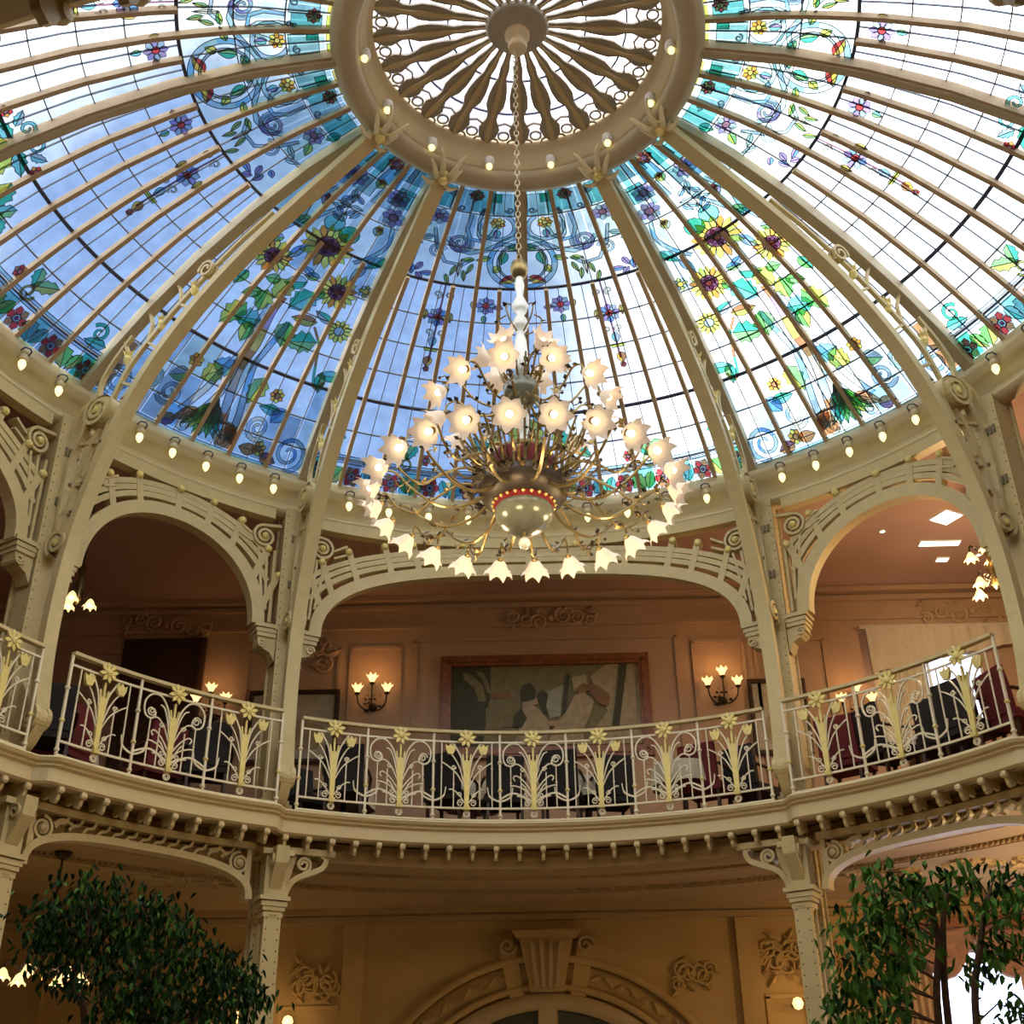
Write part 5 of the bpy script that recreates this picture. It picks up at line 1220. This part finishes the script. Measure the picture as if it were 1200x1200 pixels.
for t,r,a,c in CHS:
    side='left bay' if t<-31 else 'right bay' if t>31 else 'middle bay'; cloths='crimson' if c=='r' else 'dark'
    k=(side,c); seen[k]=seen.get(k,0)+1; nth=['first','second','third','fourth','fifth','sixth','seventh','eighth','ninth'][seen[k]-1]
    lab='%s armchair behind the %s railing, %s %s one from left'%(cloths,side,nth,cloths)
    if t<-65: lab='dark armchair behind the railing at the left edge of the picture'
    if c=='n':
        if cn is None: cn=chair_proto('navy_velvet',lab); o=cn
        else: o=dup(cn,(0,0,0),0,lab)
    else:
        if red0 is None: red0=chair_proto('red_velvet',lab); o=red0
        else: o=dup(red0,(0,0,0),0,lab)
    o.location=Pp(r,t,FZ); o.rotation_euler=(0,0,-rad(t)+rad(a))
for t,r,w in((-20,7.1,'behind the left end of the long railing'),(-6.5,6.75,'left of the middle of the long railing'),(5.8,6.6,'right of the middle of the long railing'),(17,6.25,'towards the right end of the long railing'),(-48.7,7.1,'in the left bay'),(43,6.9,'in the right bay')):
    lab='small round pedestal table '+w
    if tb0 is None: tb0=table_proto(lab); o=tb0
    else: o=dup(tb0,(0,0,0),0,lab)
    o.location=Pp(r,t,FZ); cloth(Pp(r,t,FZ),'short beige cloth on the round table '+w)
# ------------------------------------------------------------------ ficus trees
def tree(name,label,base,clusters,seed,leafmats,ls,per,spread,trunks,y0=-1.0):
    q=random.Random(seed); T=thing(name,label,'tree',base,0)
    bx,by=base[0],base[1]
    MB().lathe([(0,0),(.26,0),(.30,.10),(.36,.50),(.40,.52),(.40,.58),(.35,.58),(.33,.50),(0,.50)],24,'terracotta').build('pot',T,True)
    MB().lathe([(0,.52),(.33,.52)],20,'soil').build('soil',T)
    stems=[]
    for tr in trunks:
        P=cr([(x-bx,y-by,z) for x,y,z in tr],5); stems.append(P); MB().tube(P,[.030-.016*i/len(P) for i in range(len(P))],7,'bark').build('trunk',T,True)
    mb=MB()
    for (cx,cz) in clusters:
        c=Vector((cx-bx,y0-by+q.uniform(-.3,.3),cz)); best=min((Vector(p) for P in stems for p in P),key=lambda p:(p-c).length+max(0,p.z-c.z)*2+(.8 if p.z<1.6 else 0)); m=(best+c)/2+Vector((0,0,.06))
        mb.tube([best,m,c],[.007,.005,.003],5,'bark')
    tag(mb.build('branches',T),kind='stuff')
    lm=[]
    for m in leafmats:
        b=MB(); L=ls; b.add([(0,0,0),(L*.35,L*.22,.0),(L*.7,L*.17,-.01),(L,0,-.025),(L*.7,-L*.17,-.01),(L*.35,-L*.22,0),(L*.35,0,-.012),(L*.7,0,-.02)],[(0,6,1),(1,6,7,2),(2,7,3),(0,5,6),(5,4,7,6),(4,3,7)],m); lm.append((b.mesh('leaf'),b))
    stuff=MB(); cnt=0
    allp=[]
    for (cx,cz) in clusters:
        for k in range(per):
            yy=q.gauss(0,.22); allp.append((cx+q.gauss(0,spread),y0+yy,cz+q.gauss(0,spread*.8)))
    q.shuffle(allp); allp.sort(key=lambda p:p[1])
    for i,p in enumerate(allp):
        rot=Euler((q.uniform(-.6,.6),q.uniform(.1,1.3),q.uniform(0,6.28))).to_matrix()
        mi=q.choices(range(len(lm)),weights=[5,3,2][:len(lm)])[0]; me,b=lm[mi]; v=Vector((p[0]-bx,p[1]-by,p[2]))
        if i<260:
            o=put('leaf',me,T,v); o.rotation_euler=rot.to_euler()
        else: stuff.add([rot@Vector(w)+v for w in b.v],b.f,leafmats[mi])
    tag(stuff.build('foliage',T),kind='stuff')
    return T
RC=[(2.05,3.19),(2.2,3.16),(2.41,3.18),(2.61,3.18),(2.81,3.15),(2.95,3.12),(1.93,3.04),(2.08,3.04),(2.25,3.01),(2.4,3.06),(2.67,3.0),(2.85,3.0),(1.86,2.92),(2.0,2.85),(2.13,2.89),(1.83,2.75),(2.0,2.7),(2.12,2.73),(1.78,2.57),(1.9,2.57),(2.04,2.54),(1.71,2.43),(1.85,2.41),(2.0,2.41),(2.72,2.83),(2.56,2.7),(2.78,2.79),(3.1,3.1),(3.1,2.95),(3.0,2.7),(1.8,2.25),(1.95,2.2),(2.72,2.45)]
LC_=[(-2.72,3.2),(-2.56,3.17),(-2.85,3.07),(-2.67,3.05),(-2.46,3.02),(-2.29,3.06),(-2.18,3.04),(-2.87,2.88),(-2.69,2.88),(-2.49,2.87),(-2.29,2.87),(-2.09,2.89),(-2.75,2.73),(-2.39,2.7),(-2.19,2.72),(-1.97,2.74),(-1.82,2.77),(-2.47,2.59),(-2.3,2.56),(-2.1,2.58),(-1.9,2.6),(-1.74,2.67),(-1.68,2.6),(-2.36,2.47),(-2.16,2.45),(-1.96,2.47),(-1.79,2.49),(-2.89,2.98),(-2.3,2.3),(-2.1,2.3),(-1.9,2.3),(-2.5,2.35)]
tree('ficus_tree','bright green ficus with slender trunks in front of the lit window, bottom right',(2.4,-1.0,0),RC,3,['leaf_mid','leaf_light','leaf_dark'],.074,52,.062,
 [[(2.35,-1,.5),(2.28,-1,1.4),(2.26,-1,2.38),(2.34,-1,2.84),(2.30,-1.05,3.1)],[(2.40,-.95,.5),(2.33,-.9,1.5),(2.33,-.95,2.4),(2.38,-1,2.9),(2.45,-1,3.1)],[(2.48,-1,.5),(2.45,-1.05,1.4),(2.47,-1,2.38),(2.59,-1,2.84),(2.68,-1,3.08)]])
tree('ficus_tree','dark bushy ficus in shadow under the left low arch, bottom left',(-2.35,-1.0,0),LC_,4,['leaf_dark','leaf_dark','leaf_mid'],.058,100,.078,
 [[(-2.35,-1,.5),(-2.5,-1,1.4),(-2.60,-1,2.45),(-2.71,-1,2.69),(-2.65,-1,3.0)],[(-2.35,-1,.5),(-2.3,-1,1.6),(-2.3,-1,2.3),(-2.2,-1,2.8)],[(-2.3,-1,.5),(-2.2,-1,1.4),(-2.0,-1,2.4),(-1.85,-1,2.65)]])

pendant((6.9,4.6,3.9),ZL,'added hanging lamp, out of view below the gallery beyond the right edge',n=6,R=.40,e=260)  # added out of view to brighten the right soffit
glow('reflection_glow',(1,.96,.88),3.5)  # added panels glow in place of bright reflections and lift the ceiling
for x,y,w,d,rz,lab in((5.91,6.98,.56,.13,0,'long white panel, glowing in place of a reflection, on the pink gallery ceiling'),(5.78,6.21,.30,.30,.5,'square white panel, glowing in place of a reflection, on the pink gallery ceiling, above the long one'),(6.10,7.50,.16,.10,0,'smallest white panel, glowing in place of a reflection, on the pink gallery ceiling, lowest in the picture')):
    T=thing('ceiling_reflection',lab,'light',(x,y,ZC),rz,'panels standing in for reflections on the gallery ceiling')
    MB().box((0,0,-.01),(w+.03,d+.03,.02),'white_paint').build('frame',T); MB().box((0,0,-.022),(w,d,.01),'reflection_glow').build('glow_sheet',T)
